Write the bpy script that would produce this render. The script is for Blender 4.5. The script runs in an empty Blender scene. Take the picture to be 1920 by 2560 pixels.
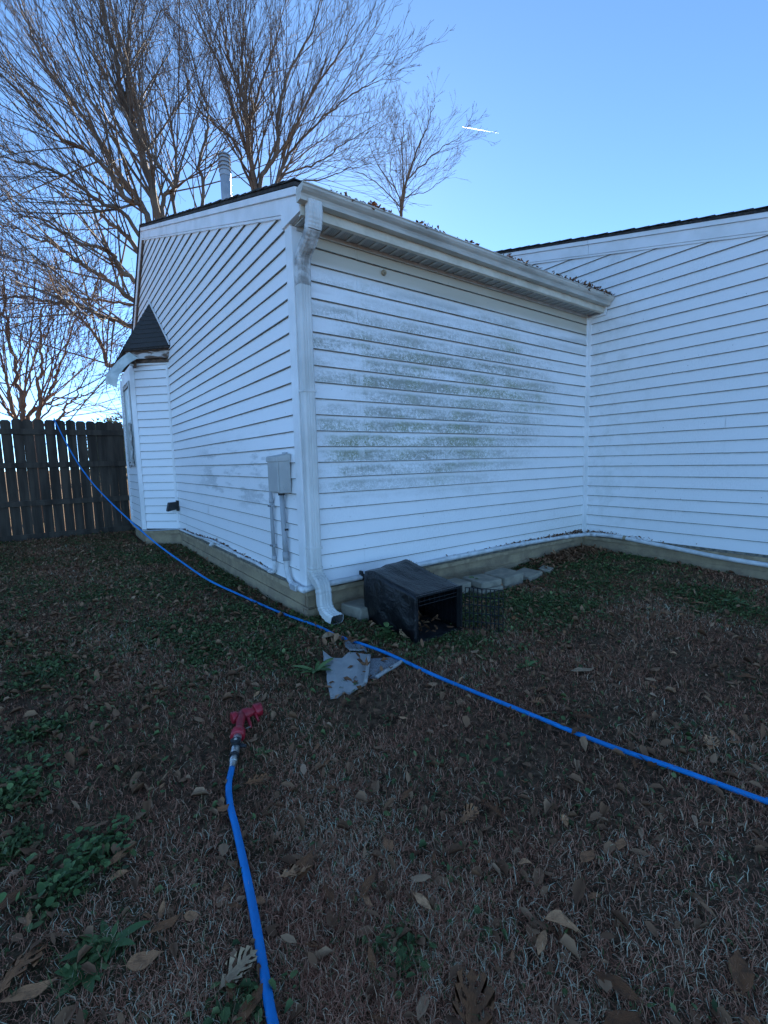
import bpy, math, random
import numpy as np
from mathutils import Vector, Matrix

random.seed(7)
RNG = np.random.default_rng(11)
SC = bpy.context.scene
COL = SC.collection
R = math.radians

# ------------------------------------------------------------------ camera
F_PX = 1137.0                                   # focal length in pixels of the 1920 px wide photograph
YAW, PIT, ROL = R(54.20), R(-6.28), R(-1.36)
CAM = np.array([-1.44628, -2.98660, 0.90782])
FW = np.array([math.cos(YAW)*math.cos(PIT), math.sin(YAW)*math.cos(PIT), math.sin(PIT)])
RT = np.array([math.sin(YAW), -math.cos(YAW), 0.0])
UP = np.cross(RT, FW)
cR, sR = math.cos(ROL), math.sin(ROL)
IMR, IMU = cR*RT + sR*UP, -sR*RT + cR*UP
cam_d = bpy.data.cameras.new('camera')
cam = bpy.data.objects.new('camera', cam_d)
COL.objects.link(cam)
cam_d.sensor_fit = 'HORIZONTAL'
cam_d.sensor_width = 36.0
cam_d.lens = F_PX/1920*36.0
cam_d.clip_start = 0.05
cam_d.clip_end = 30000
mw = Matrix(((IMR[0], IMU[0], -FW[0], CAM[0]), (IMR[1], IMU[1], -FW[1], CAM[1]), (IMR[2], IMU[2], -FW[2], CAM[2]), (0, 0, 0, 1)))
cam.matrix_world = mw
SC.camera = cam
SC.render.resolution_x, SC.render.resolution_y = 768, 1024

# ------------------------------------------------------------------ sky, sun, exposure
SUN_AZ, SUN_EL = R(55.8), R(28.3)
SUN_DIR = Vector((math.cos(SUN_AZ)*math.cos(SUN_EL), math.sin(SUN_AZ)*math.cos(SUN_EL), math.sin(SUN_EL)))
wd = bpy.data.worlds.new('World')
SC.world = wd
wd.use_nodes = True
wn = wd.node_tree
sky = wn.nodes.new('ShaderNodeTexSky')
sky.sky_type = 'NISHITA'
sky.sun_disc = False
sky.sun_elevation = SUN_EL
sky.sun_rotation = R(90) - SUN_AZ
sky.air_density = 0.3
sky.dust_density = 0.012
sky.ozone_density = 4.0
tint = wn.nodes.new('ShaderNodeMix'); tint.data_type = 'RGBA'; tint.blend_type = 'MULTIPLY'
tint.inputs[0].default_value = 1.0
tint.inputs[7].default_value = (.90, 1.0, .90, 1)       # cool white balance of the photograph, the same over the whole sky
wn.links.new(sky.outputs[0], tint.inputs[6])
wn.links.new(tint.outputs[2], wn.nodes['Background'].inputs[0])
wn.nodes['Background'].inputs[1].default_value = 0.15
sun_d = bpy.data.lights.new('sun', 'SUN')
sun_d.energy = 5.0
sun_d.angle = R(0.5)
sun_d.color = (1.0, 0.9, 0.76)
sun = bpy.data.objects.new('sun', sun_d)
COL.objects.link(sun)
sun.rotation_euler = SUN_DIR.to_track_quat('Z', 'Y').to_euler()
sun.location = (8, 12, 9)
vs = SC.view_settings
vs.view_transform = 'Standard'
vs.look = 'None'
vs.exposure = 2.12
vs.gamma = 1.0
SC.cycles.use_denoising = True
SC.cycles.max_bounces = 6
SC.cycles.transparent_max_bounces = 8

# ------------------------------------------------------------------ pixel -> place helpers (pixels of the 1920x2560 photograph)
def ray(u, v):
    return FW + (u-960)/F_PX*IMR - (v-1280)/F_PX*IMU
def hitax(u, v, ax, val):
    d = ray(u, v)
    return CAM + d*((val-CAM[ax])/d[ax])
def hx(u, v, x): return hitax(u, v, 0, x)
def hy(u, v, y): return hitax(u, v, 1, y)
def hz(u, v, z): return hitax(u, v, 2, z)
def far(u, v, dist):
    d = ray(u, v)
    return CAM + d*(dist/math.hypot(d[0], d[1]))

def smooth(a, b, x):
    t = np.clip((np.asarray(x, float)-a)/(b-a), 0, 1)
    return t*t*(3-2*t)
_ph = RNG.uniform(0, 6.28, (8, 2)); _kd = RNG.uniform(0, 6.28, 8)
def wav(x, y, s):
    x = np.asarray(x, float); y = np.asarray(y, float); r = 0
    for i in range(8):
        k = s*(1+.45*i)
        r = r + np.sin(k*(x*math.cos(_kd[i])+y*math.sin(_kd[i]))+_ph[i, 0])/(1+.35*i)
    return r/3.2
GB = -0.235
def gz(x, y):
    """height of the lawn"""
    x = np.asarray(x, float); y = np.asarray(y, float)
    rise = .062*smooth(1.6, 3.5, x)*smooth(-2.2, -.4, y)
    near = smooth(14, 6, np.hypot(x, y))
    return GB + rise + near*(.010*wav(x, y, 1.7)+.006*wav(y, x, 5.0))
def ground_px(u, v, up=0.0):
    z = GB
    for _ in range(4):
        p = hz(u, v, z+up); z = float(gz(p[0], p[1]))
    return p

# ------------------------------------------------------------------ node materials
class NT:
    def __init__(s, name):
        s.m = bpy.data.materials.new(name); s.m.use_nodes = True
        s.t = s.m.node_tree; s.b = s.t.nodes['Principled BSDF']
    def n(s, typ, **kw):
        nd = s.t.nodes.new('ShaderNode'+typ)
        for k, v in kw.items(): setattr(nd, k, v)
        return nd
    def put(s, sock, v):
        if isinstance(v, bpy.types.NodeSocket): s.t.links.new(v, sock)
        elif isinstance(v, (tuple, list)) and len(v) == 3 and sock.type == 'RGBA': sock.default_value = (*v, 1)
        else: sock.default_value = v
    def math(s, op, a, b=0.0, c=0.0, clamp=False):
        nd = s.n('Math', operation=op, use_clamp=clamp)
        s.put(nd.inputs[0], a); s.put(nd.inputs[1], b); s.put(nd.inputs[2], c)
        return nd.outputs[0]
    def mul(s, *a):
        r = a[0]
        for b in a[1:]: r = s.math('MULTIPLY', r, b)
        return r
    def ss(s, x, a, b, lo=0.0, hi=1.0):
        nd = s.n('MapRange', interpolation_type='SMOOTHSTEP')
        s.put(nd.inputs[0], x); nd.inputs[1].default_value = a; nd.inputs[2].default_value = b
        nd.inputs[3].default_value = lo; nd.inputs[4].default_value = hi
        return nd.outputs[0]
    def noise(s, vec, scale, detail=4, rough=.55, dist=0.0):
        nd = s.n('TexNoise'); nd.inputs['Scale'].default_value = scale; nd.inputs['Detail'].default_value = detail
        nd.inputs['Roughness'].default_value = rough; nd.inputs['Distortion'].default_value = dist
        if vec is not None: s.t.links.new(vec, nd.inputs['Vector'])
        return nd.outputs[0]
    def mapv(s, vec, sc):
        nd = s.n('Mapping'); s.t.links.new(vec, nd.inputs[0]); nd.inputs['Scale'].default_value = sc
        return nd.outputs[0]
    def pos(s): return s.n('NewGeometry').outputs['Position']
    def obj(s): return s.n('TexCoord').outputs['Object']
    def mix(s, f, a, b):
        nd = s.n('Mix', data_type='RGBA'); s.put(nd.inputs[0], f); s.put(nd.inputs[6], a); s.put(nd.inputs[7], b)
        return nd.outputs[2]
    def ramp(s, f, stops):
        nd = s.n('ValToRGB'); e = nd.color_ramp.elements
        while len(e) < len(stops): e.new(.5)
        for i, (p, c) in enumerate(stops): e[i].position = p; e[i].color = (*c, 1)
        s.put(nd.inputs[0], f); return nd.outputs[0]
    def bump(s, h, strength=.3, dist=.01):
        nd = s.n('Bump'); nd.inputs['Strength'].default_value = strength; nd.inputs['Distance'].default_value = dist
        s.t.links.new(h, nd.inputs['Height']); s.t.links.new(nd.outputs[0], s.b.inputs['Normal'])
    def done(s, col=None, rough=.6, metal=0.0, spec=None):
        if col is not None: s.put(s.b.inputs['Base Color'], col)
        s.put(s.b.inputs['Roughness'], rough); s.put(s.b.inputs['Metallic'], metal)
        if spec is not None: s.b.inputs['Specular IOR Level'].default_value = spec
        return s.m

def mottled(name, c1, c2, scale=8, rough=.7, bump=.15, bscale=60, metal=0., stretch=(1, 1, 1), spec=None, lo=.35, hi=.65):
    t = NT(name); p = t.mapv(t.pos(), stretch)
    f = t.ss(t.noise(p, scale), lo, hi)
    if bump: t.bump(t.noise(p, bscale), bump, .004)
    return t.done(t.mix(f, c1, c2), rough, metal, spec)

COURSE = 0.1143
def vinyl(name, stain=False, base=(.90, .895, .885)):
    t = NT(name); p = t.pos()
    xyz = t.n('SeparateXYZ'); t.t.links.new(p, xyz.inputs[0]); X, Y, Z = xyz.outputs
    k = t.math('DIVIDE', Z, COURSE); fr = t.math('FRACT', k); row = t.math('FLOOR', k)
    big = t.noise(p, 1.3, 3); fine = t.noise(t.mapv(p, (1, 1, .5)), 90, 4, .7)
    # faint general soiling, a little more just under each lap
    soil = t.mul(t.ss(big, .35, .75), t.ss(fine, .35, .8), .30)
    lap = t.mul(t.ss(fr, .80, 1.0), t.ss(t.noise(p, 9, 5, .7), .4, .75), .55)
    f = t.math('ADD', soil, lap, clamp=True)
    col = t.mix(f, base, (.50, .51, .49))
    if not stain:
        # grey algae clouds along the courses
        wr = t.noise(t.mapv(p, (1, .9, 5)), 1.6, 5, .6)
        band = t.mul(t.ss(Z, .45, .62), t.ss(Z, 1.25, .95), t.ss(Y, 3.2, 2.2), t.ss(Y, .4, .8))
        band = t.mul(band, t.ss(X, .8, .2))
        a = t.mul(band, t.ss(wr, .50, .60), t.ss(fine, .25, .55), .55)
        col = t.mix(a, col, (.36, .38, .37))
        cor = t.mul(t.ss(Y, -1.1, -.1), t.ss(X, 2.5, 3.4), t.ss(t.noise(p, 7, 5, .7), .4, .72), .30)
        col = t.mix(cor, col, (.47, .47, .40))
    else:
        wn_ = t.n('TexWhiteNoise', noise_dimensions='1D'); t.t.links.new(row, wn_.inputs['W'])
        rrow = wn_.outputs['Value']
        wob = t.math('SUBTRACT', t.noise(t.mapv(p, (1, 1, 1.6)), 1.7, 5, .65), .5)
        xr = t.math('ADD', t.math('ADD', X, t.mul(wob, 1.5)), t.mul(t.math('SUBTRACT', rrow, .5), .5))
        zr = t.math('ADD', Z, t.mul(wob, .8))
        rlim = t.math('SUBTRACT', xr, t.mul(t.math('SUBTRACT', Z, .6), 1.2))
        reg = t.mul(t.ss(xr, .0, .55), t.ss(rlim, 3.2, 1.0), t.ss(xr, 3.8, 2.3), t.ss(zr, .42, 1.05), t.ss(zr, 2.55, 1.60))
        seam = t.math('SUBTRACT', 1.0, t.mul(t.ss(t.math('ABSOLUTE', t.math('SUBTRACT', X, .50)), .040, .022), t.ss(Z, .8, 1.0), t.ss(t.noise(p, 4, 2), .35, .55), .5))
        g = t.mul(t.ss(fr, .98, .60), t.ss(fr, .0, .10))
        blot = t.noise(t.mapv(p, (.5, 1, 2.6)), 3.2, 6, .68)
        tuft = t.noise(p, 46, 5, .75)
        amt = t.ss(t.math('ADD', t.mul(blot, .85), t.mul(tuft, .60)), .50, .86)
        sq = t.noise(p, 33, 1.5, .5, 1.2)
        squig = t.ss(t.math('ABSOLUTE', t.math('SUBTRACT', sq, .5)), .045, .012)
        squig = t.mul(squig, t.ss(fr, .75, .35), t.ss(t.noise(p, 5, 3), .35, .5))
        a = t.mul(reg, seam, g, amt, t.math('ADD', .78, t.mul(rrow, .38)))
        a = t.mul(a, t.math('SUBTRACT', 1.0, t.mul(squig, .9)))
        green = t.mix(t.ss(t.noise(p, 2.4, 3), .45, .65), (.25, .25, .19), (.20, .215, .085))
        col = t.mix(t.math('MINIMUM', a, .85), col, green)
        # sooty film high up, tan just beneath the soffit
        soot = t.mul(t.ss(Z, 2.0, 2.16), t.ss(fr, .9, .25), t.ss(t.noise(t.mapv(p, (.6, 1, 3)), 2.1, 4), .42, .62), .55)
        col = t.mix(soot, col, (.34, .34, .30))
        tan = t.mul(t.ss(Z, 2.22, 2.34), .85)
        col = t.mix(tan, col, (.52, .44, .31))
        base_y = t.mul(t.ss(X, 1.6, 3.4), t.ss(Z, .55, .05), t.ss(fine, .3, .7), .35)
        col = t.mix(base_y, col, (.56, .53, .36))
    # tiny specks
    sp = t.n('TexVoronoi'); sp.inputs['Scale'].default_value = 11; t.t.links.new(p, sp.inputs['Vector'])
    col = t.mix(t.mul(t.ss(sp.outputs['Distance'], .045, .03), .75), col, (.10, .085, .07))
    t.bump(t.noise(t.mapv(p, (.6, .6, 5)), 70, 3), .07, .002)
    return t.done(col, .42, 0, .35)

MT = {}
MT['vinyl'] = vinyl('vinyl_siding_clean')
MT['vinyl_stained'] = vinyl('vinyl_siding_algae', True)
MT['lap_grime_shade'] = mottled('siding_lap_grime_shade', (.10, .10, .085), (.24, .215, .17), 30, .9, 0)  # real grime under the lips, also the painted shadow lines and gap
MT['trim'] = mottled('white_vinyl_trim', (.89, .885, .875), (.77, .77, .75), 3.5, .42, .05, 40, spec=.35)
MT['gutter'] = mottled('weathered_gutter_enamel', (.60, .555, .47), (.40, .37, .31), 3.2, .45, .08, 90, stretch=(.8, 1, 4))
MT['fascia'] = mottled('fascia_enamel', (.72, .65, .52), (.55, .49, .38), 5, .5, .06, 60)
MT['downspout'] = mottled('downspout_enamel', (.74, .72, .68), (.56, .55, .51), 4.5, .42, .08, 60, stretch=(1, 1, .5))
MT['spout_grime'] = mottled('spout_grime', (.66, .65, .62), (.28, .26, .23), 14, .6, .1, 60)
MT['dark_hole'] = mottled('spout_inside', (.05, .05, .05), (.09, .085, .08), 9, .8, 0)
MT['concrete'] = None
MT['shingle'] = mottled('asphalt_shingle', (.028, .027, .026), (.060, .055, .05), 260, .95, .7, 420)
MT['shingle_edge'] = mottled('asphalt_shingle_edge', (.02, .02, .018), (.06, .05, .045), 30, .95, .4, 90)
MT['flue'] = mottled('galvanised_flue', (.27, .30, .33), (.36, .39, .42), 6, .5, .05, 30, metal=.1)
MT['fence'] = mottled('weathered_fence_wood', (.034, .024, .016), (.075, .056, .040), 9, .92, .6, 70, stretch=(1, 1, .10))
MT['oldwood'] = mottled('peeling_painted_wood', (.55, .53, .50), (.12, .075, .05), 11, .85, .4, 60, stretch=(.5, .5, 2.0), lo=.42, hi=.56)
MT['rot'] = mottled('rotten_wood_shade', (.06, .04, .03), (.16, .10, .065), 20, .95, .5, 60)  # for rotten boards and for the dark strips painted as shade
MT['ledge'] = mottled('foundation_ledge', (.42, .32, .20), (.28, .21, .13), 14, .9, .3, 60)
MT['pvc'] = mottled('white_pvc', (.74, .75, .75), (.56, .57, .56), 10, .38, .05, 60)
MT['greypvc'] = mottled('grey_pvc', (.44, .46, .48), (.34, .355, .365), 6, .5, .06, 60)
MT['box'] = mottled('grey_enamel_box', (.52, .52, .49), (.42, .42, .40), 5, .5, .08, 50)
MT['rubber'] = mottled('black_rubber', (.012, .012, .013), (.03, .03, .03), 20, .6, .1, 60)
t = NT('blue_hose'); p = t.pos()
c0 = t.mix(t.ss(t.noise(p, 9, 3), .35, .65), (.005, .225, .60), (.006, .19, .50))
c0 = t.mix(t.mul(t.ss(t.noise(p, 34, 6, .75), .56, .74), .55), c0, (.07, .085, .09))
t.bump(t.noise(p, 300, 3), .15, .004); MT['hose'] = t.done(c0, .6, 0, .3)
MT['red'] = mottled('red_plastic', (.42, .012, .025), (.30, .012, .022), 14, .42, .06, 120)
MT['red2'] = mottled('worn_red_plastic', (.30, .012, .022), (.36, .022, .03), 30, .5, .06, 120)
MT['chrome'] = mottled('worn_chrome', (.62, .63, .62), (.35, .36, .33), 90, .28, .2, 160, metal=.9)
MT['tarp'] = None
MT['wire'] = mottled('black_wire', (.004, .004, .005), (.010, .010, .010), 40, .45, 0)
MT['paver'] = mottled('concrete_paver', (.32, .28, .21), (.22, .195, .15), 12, .95, .5, 130)
MT['mat'] = mottled('grey_mat', (.42, .405, .37), (.36, .35, .325), 9, .95, .5, 160)
MT['matdark'] = mottled('speckled_mat', (.30, .30, .30), (.11, .115, .12), 190, .95, .6, 190)
MT['soil'] = mottled('soil', (.05, .038, .028), (.075, .055, .04), 4, 1, .5, 40)
MT['pane'] = mottled('window_pane', (.05, .06, .07), (.08, .09, .10), 2, .12, 0)
MT['torn'] = mottled('torn_house_wrap', (.58, .58, .56), (.30, .28, .25), 8, .6, .5, 40)
MT['alum'] = mottled('bent_aluminium_fascia', (.62, .66, .62), (.45, .50, .46), 9, .4, .25, 20)

t = NT('parged_concrete'); p = t.pos()
f = t.ss(t.noise(p, 5, 6, .65), .35, .68); drip = t.ss(t.noise(t.mapv(p, (1, 1, .3)), 3.3, 6, .7), .50, .74)
c0 = t.mix(f, (.40, .30, .18), (.27, .20, .13)); c0 = t.mix(t.mul(drip, .45), c0, (.09, .07, .05))
t.bump(t.noise(p, 34, 8, .7), .8, .012); MT['concrete'] = t.done(c0, .95)

t = NT('black_tarp'); p = t.obj()
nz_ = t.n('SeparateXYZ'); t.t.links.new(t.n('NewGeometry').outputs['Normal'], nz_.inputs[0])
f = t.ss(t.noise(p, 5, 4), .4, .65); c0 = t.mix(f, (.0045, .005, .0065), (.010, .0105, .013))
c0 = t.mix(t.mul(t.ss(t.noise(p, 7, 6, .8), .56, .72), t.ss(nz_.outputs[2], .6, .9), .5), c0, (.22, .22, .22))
t.bump(t.noise(t.mapv(p, (2.6, .9, 1)), 11, 5, .6, 1.5), .55, .02); MT['tarp'] = t.done(c0, .32, 0, .4)

# soffit: fine round perforations printed in rows
t = NT('vented_soffit'); p = t.pos()
xyz = t.n('SeparateXYZ'); t.t.links.new(p, xyz.inputs[0])
fx = t.math('SUBTRACT', t.math('FRACT', t.math('MULTIPLY', xyz.outputs[0], 95)), .5)
fy = t.math('SUBTRACT', t.math('FRACT', t.math('MULTIPLY', xyz.outputs[1], 95)), .5)
rr = t.math('SQRT', t.math('ADD', t.mul(fx, fx), t.mul(fy, fy)))
MT['soffit_vent'] = t.done(t.mix(t.ss(rr, .36, .28), (.50, .49, .45), (.02, .02, .02)), .55)
MT['soffit'] = mottled('soffit_enamel', (.52, .51, .47), (.42, .41, .37), 12, .55, .05, 60)

def bark(name, a, b):
    t = NT(name); p = t.pos(); t.bump(t.noise(t.mapv(p, (1, 1, .25)), 22, 5, .7), .8, .02)
    return t.done(t.mix(t.ss(t.noise(p, 2.2, 5), .35, .7), a, b), .9)
MT['bark'] = bark('tree_bark', (.095, .068, .048), (.17, .13, .095))
MT['bark_red'] = bark('reddish_bark', (.15, .085, .055), (.23, .135, .085))

def by_attr(name, stops, rough=.85, trans=0.0, spec=.25):
    t = NT(name); a = t.n('Attribute', attribute_name='rnd')
    col = t.ramp(a.outputs['Fac'], stops)
    t.done(col, rough, 0, spec)
    if trans: t.b.inputs['Transmission Weight'].default_value = 0
    return t.m
def by_object(name, stops, rough=.8):
    t = NT(name); a = t.n('ObjectInfo'); p = t.obj()
    col = t.ramp(a.outputs['Random'], stops)
    col = t.mix(t.mul(t.ss(t.noise(p, 4, 5, .7), .45, .7), .55), col, (.05, .035, .025))
    t.bump(t.noise(t.mapv(p, (2, 9, 1)), 3, 4), .4, .05)
    return t.done(col, rough, 0, .2)
BROWNS = [(0, (0.117, 0.052, 0.025)), (.3, (0.203, 0.095, 0.047)), (.6, (0.287, 0.146, 0.074)), (.85, (0.373, 0.207, 0.110)), (1, (0.459, 0.275, 0.162))]
MT['litter'] = by_attr('leaf_litter', BROWNS)
MT['leaf'] = by_object('dry_leaf', [(0, (0.185, 0.071, 0.029)), (.3, (0.320, 0.131, 0.055)), (.6, (0.455, 0.201, 0.091)), (.9, (0.605, 0.282, 0.129)), (1, (0.700, 0.357, 0.174))])
MT['straw'] = by_attr('dormant_grass', [(0, (0.192, 0.071, 0.039)), (.35, (0.444, 0.169, 0.093)), (.7, (0.686, 0.321, 0.185)), (.93, (0.686, 0.514, 0.308)), (1, (0.686, 0.652, 0.444))])
MT['weed'] = by_attr('weed_leaf', [(0, (0.043, 0.062, 0.019)), (.4, (0.074, 0.110, 0.032)), (.8, (0.120, 0.165, 0.049)), (1, (0.188, 0.220, 0.075))], .6)
MT['plant'] = by_attr('broadleaf_weed', [(0, (0.056, 0.101, 0.028)), (.6, (0.090, 0.152, 0.042)), (1, (0.146, 0.213, 0.068))], .55)
MT['tanleaf'] = mottled('pale_tan_leaf', (.44, .28, .15), (.32, .19, .10), 40, .75, .2, 200)
MT['yellow'] = mottled('yellow_leaf', (.50, .33, .03), (.40, .24, .03), 60, .7, 0)

t = NT('lawn_soil'); p = t.pos()
n1 = t.noise(p, .9, 5); n2 = t.noise(p, 26, 6, .75); n3 = t.noise(p, 140, 4, .7)
c0 = t.mix(t.ss(n2, .35, .68), (.075, .042, .024), (.26, .155, .088))
c0 = t.mix(t.mul(t.ss(n1, .48, .62), .55), c0, (.08, .088, .035))
c0 = t.mix(t.mul(t.ss(n3, .55, .75), .5), c0, (.27, .20, .14))
t.bump(t.math('ADD', n2, n3), .9, .03); MT['ground'] = t.done(c0, 1.0, 0, .1)

# ------------------------------------------------------------------ mesh + object helpers
def org(o):
    v = np.zeros(3)
    while o is not None:
        v += np.array(o.location); o = o.parent
    return v
class MB:
    def __init__(s): s.v = []; s.f = []; s.mi = []
    def add(s, vs, fs, mi=0):
        b = len(s.v); s.v += [tuple(map(float, q)) for q in vs]
        for f in fs: s.f.append(tuple(b+i for i in f)); s.mi.append(mi)
        return s
    def box(s, lo, hi, mi=0):
        (a, b, c), (d, e, f) = lo, hi
        return s.hexa([(a, b, c), (d, b, c), (d, e, c), (a, e, c), (a, b, f), (d, b, f), (d, e, f), (a, e, f)], mi)
    def hexa(s, v, mi=0):
        return s.add(v, [(0, 3, 2, 1), (4, 5, 6, 7), (0, 1, 5, 4), (1, 2, 6, 5), (2, 3, 7, 6), (3, 0, 4, 7)], mi)
    def tube(s, pts, rad, n=8, mi=0, cap=True):
        pts = [np.array(q, float) for q in pts]; m = len(pts)
        rad = [rad]*m if np.isscalar(rad) else rad
        tg = [pts[min(i+1, m-1)]-pts[max(i-1, 0)] for i in range(m)]
        tg = [q/(np.linalg.norm(q)+1e-9) for q in tg]
        a = np.array([0, 0, 1.]) if abs(tg[0][2]) < .9 else np.array([1., 0, 0])
        nx = np.cross(tg[0], a); nx /= np.linalg.norm(nx)
        vs = []
        for i in range(m):
            nx = nx-tg[i]*(nx@tg[i]); nx /= np.linalg.norm(nx)+1e-9; ny = np.cross(tg[i], nx)
            for k in range(n):
                w = 2*math.pi*k/n
                vs.append(pts[i]+rad[i]*(math.cos(w)*nx+math.sin(w)*ny))
        fs = [(i*n+k, i*n+(k+1) % n, (i+1)*n+(k+1) % n, (i+1)*n+k) for i in range(m-1) for k in range(n)]
        if cap: fs += [tuple(range(n-1, -1, -1)), tuple((m-1)*n+k for k in range(n))]
        return s.add(vs, fs, mi)
    def sweep(s, prof, pts, side, scl=None, mi=0, cap0=True, cap1=True):
        side = np.array(side, float); side /= np.linalg.norm(side); n = len(prof); m = len(pts)
        pts = [np.array(q, float) for q in pts]; vs = []
        for i in range(m):
            tg = pts[min(i+1, m-1)]-pts[max(i-1, 0)]; tg /= np.linalg.norm(tg)
            nn = np.cross(side, tg); nn /= np.linalg.norm(nn)
            k = 1 if scl is None else scl[i]
            for a, b in prof: vs.append(pts[i]+k*(a*side+b*nn))
        fs = [(i*n+k, i*n+(k+1) % n, (i+1)*n+(k+1) % n, (i+1)*n+k) for i in range(m-1) for k in range(n)]
        if cap0: fs.append(tuple(range(n-1, -1, -1)))
        if cap1: fs.append(tuple((m-1)*n+k for k in range(n)))
        return s.add(vs, fs, mi)
    def grid(s, fn, nu, nv, mi=0):
        vs = [fn(i/nu, j/nv) for i in range(nu+1) for j in range(nv+1)]
        fs = [(i*(nv+1)+j, (i+1)*(nv+1)+j, (i+1)*(nv+1)+j+1, i*(nv+1)+j+1) for i in range(nu) for j in range(nv)]
        return s.add(vs, fs, mi)
    def mesh(s, name, mats, off=(0, 0, 0), flat=True):
        me = bpy.data.meshes.new(name); o = np.array(off)
        me.from_pydata([tuple(np.array(q)-o) for q in s.v], [], s.f)
        for m in (mats if isinstance(mats, (list, tuple)) else [mats]): me.materials.append(m)
        if len(me.materials) > 1: me.polygons.foreach_set('material_index', s.mi)
        if not flat: me.polygons.foreach_set('use_smooth', [True]*len(s.f))
        me.update(); return me
    def build(s, name, mats, parent=None, flat=True, bevel=0, solid=0, loc=None):
        off = org(parent) if parent is not None else (np.array(loc) if loc is not None else np.zeros(3))
        ob = bpy.data.objects.new(name, s.mesh(name, mats, off, flat)); COL.objects.link(ob)
        if parent is not None: ob.parent = parent
        elif loc is not None: ob.location = loc
        if solid:
            md = ob.modifiers.new('thickness', 'SOLIDIFY'); md.thickness = solid; md.offset = 0
        if bevel:
            md = ob.modifiers.new('bevel', 'BEVEL'); md.width = bevel; md.segments = 2; md.limit_method = 'ANGLE'
        return ob
def tag(o, label=None, cat=None, group=None, kind=None):
    if label: o['label'] = label
    if cat: o['category'] = cat
    if group: o['group'] = group
    if kind: o['kind'] = kind
    return o
def thing(name, label, cat, loc=(0, 0, 0), group=None):
    o = bpy.data.objects.new(name, None); COL.objects.link(o); o.location = loc; o.empty_display_size = .1
    return tag(o, label, cat, group)
def np_obj(name, V, F, mat, rnd=None, parent=None, smooth_=False):
    V = np.asarray(V, np.float32); F = np.asarray(F, np.int32); k = F.shape[1]
    if parent is not None: V = V-org(parent).astype(np.float32)
    me = bpy.data.meshes.new(name)
    me.vertices.add(len(V)); me.vertices.foreach_set('co', V.ravel())
    me.loops.add(F.size); me.loops.foreach_set('vertex_index', F.ravel())
    me.polygons.add(len(F)); me.polygons.foreach_set('loop_start', np.arange(0, F.size, k, dtype=np.int32))
    if smooth_: me.polygons.foreach_set('use_smooth', np.ones(len(F), bool))
    me.update(calc_edges=True); me.materials.append(mat)
    if rnd is not None:
        at = me.attributes.new('rnd', 'FLOAT', 'POINT'); at.data.foreach_set('value', np.asarray(rnd, np.float32))
    o = bpy.data.objects.new(name, me); COL.objects.link(o)
    if parent is not None: o.parent = parent
    return o
def catmull(P, n=8):
    P = [np.array(q, float) for q in P]; P = [2*P[0]-P[1]]+P+[2*P[-1]-P[-2]]; out = []
    for i in range(1, len(P)-2):
        a, b, c, d = P[i-1:i+3]
        for k in range(n):
            t = k/n
            out.append(.5*((2*b)+(c-a)*t+(2*a-5*b+4*c-d)*t*t+(3*b-a-3*c+d)*t**3))
    out.append(P[-2]); return out

# ------------------------------------------------------------------ ground
def axis():
    a = [0.0]; st = .09
    while a[-1] < 900:
        a.append(a[-1]+st)
        if a[-1] > 7.5: st *= 1.28
    return np.array(sorted([-q for q in a[1:]]+a))
gx = axis()-.2; gy = axis()+1.2
XX, YY = np.meshgrid(gx, gy, indexing='ij'); ZZ = gz(XX, YY)
nx_, ny_ = len(gx), len(gy); I = np.arange(nx_*ny_).reshape(nx_, ny_)
GF = np.stack([I[:-1, :-1], I[1:, :-1], I[1:, 1:], I[:-1, 1:]], -1).reshape(-1, 4)
gr = np_obj('ground', np.stack([XX, YY, ZZ], -1).reshape(-1, 3), GF, MT['ground'], smooth_=True)
tag(gr, kind='structure')

# ------------------------------------------------------------------ house
L = 3.652                                            # wing length along the eave wall
house = thing('house', 'white vinyl-sided house with a stained back wing and dark shingle roof', 'house', (0.05, 0.05, GB))
S1, S2, S3 = .357, .75, .243                          # roof slopes: wing front, wing back, main roof
RIDGE_Y = 5.2
def roof_w(y): return 2.76+S1*y if y < RIDGE_Y else 2.76+S1*RIDGE_Y-S2*(y-RIDGE_Y)
def roof_m(y): return 3.345+S3*y

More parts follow.
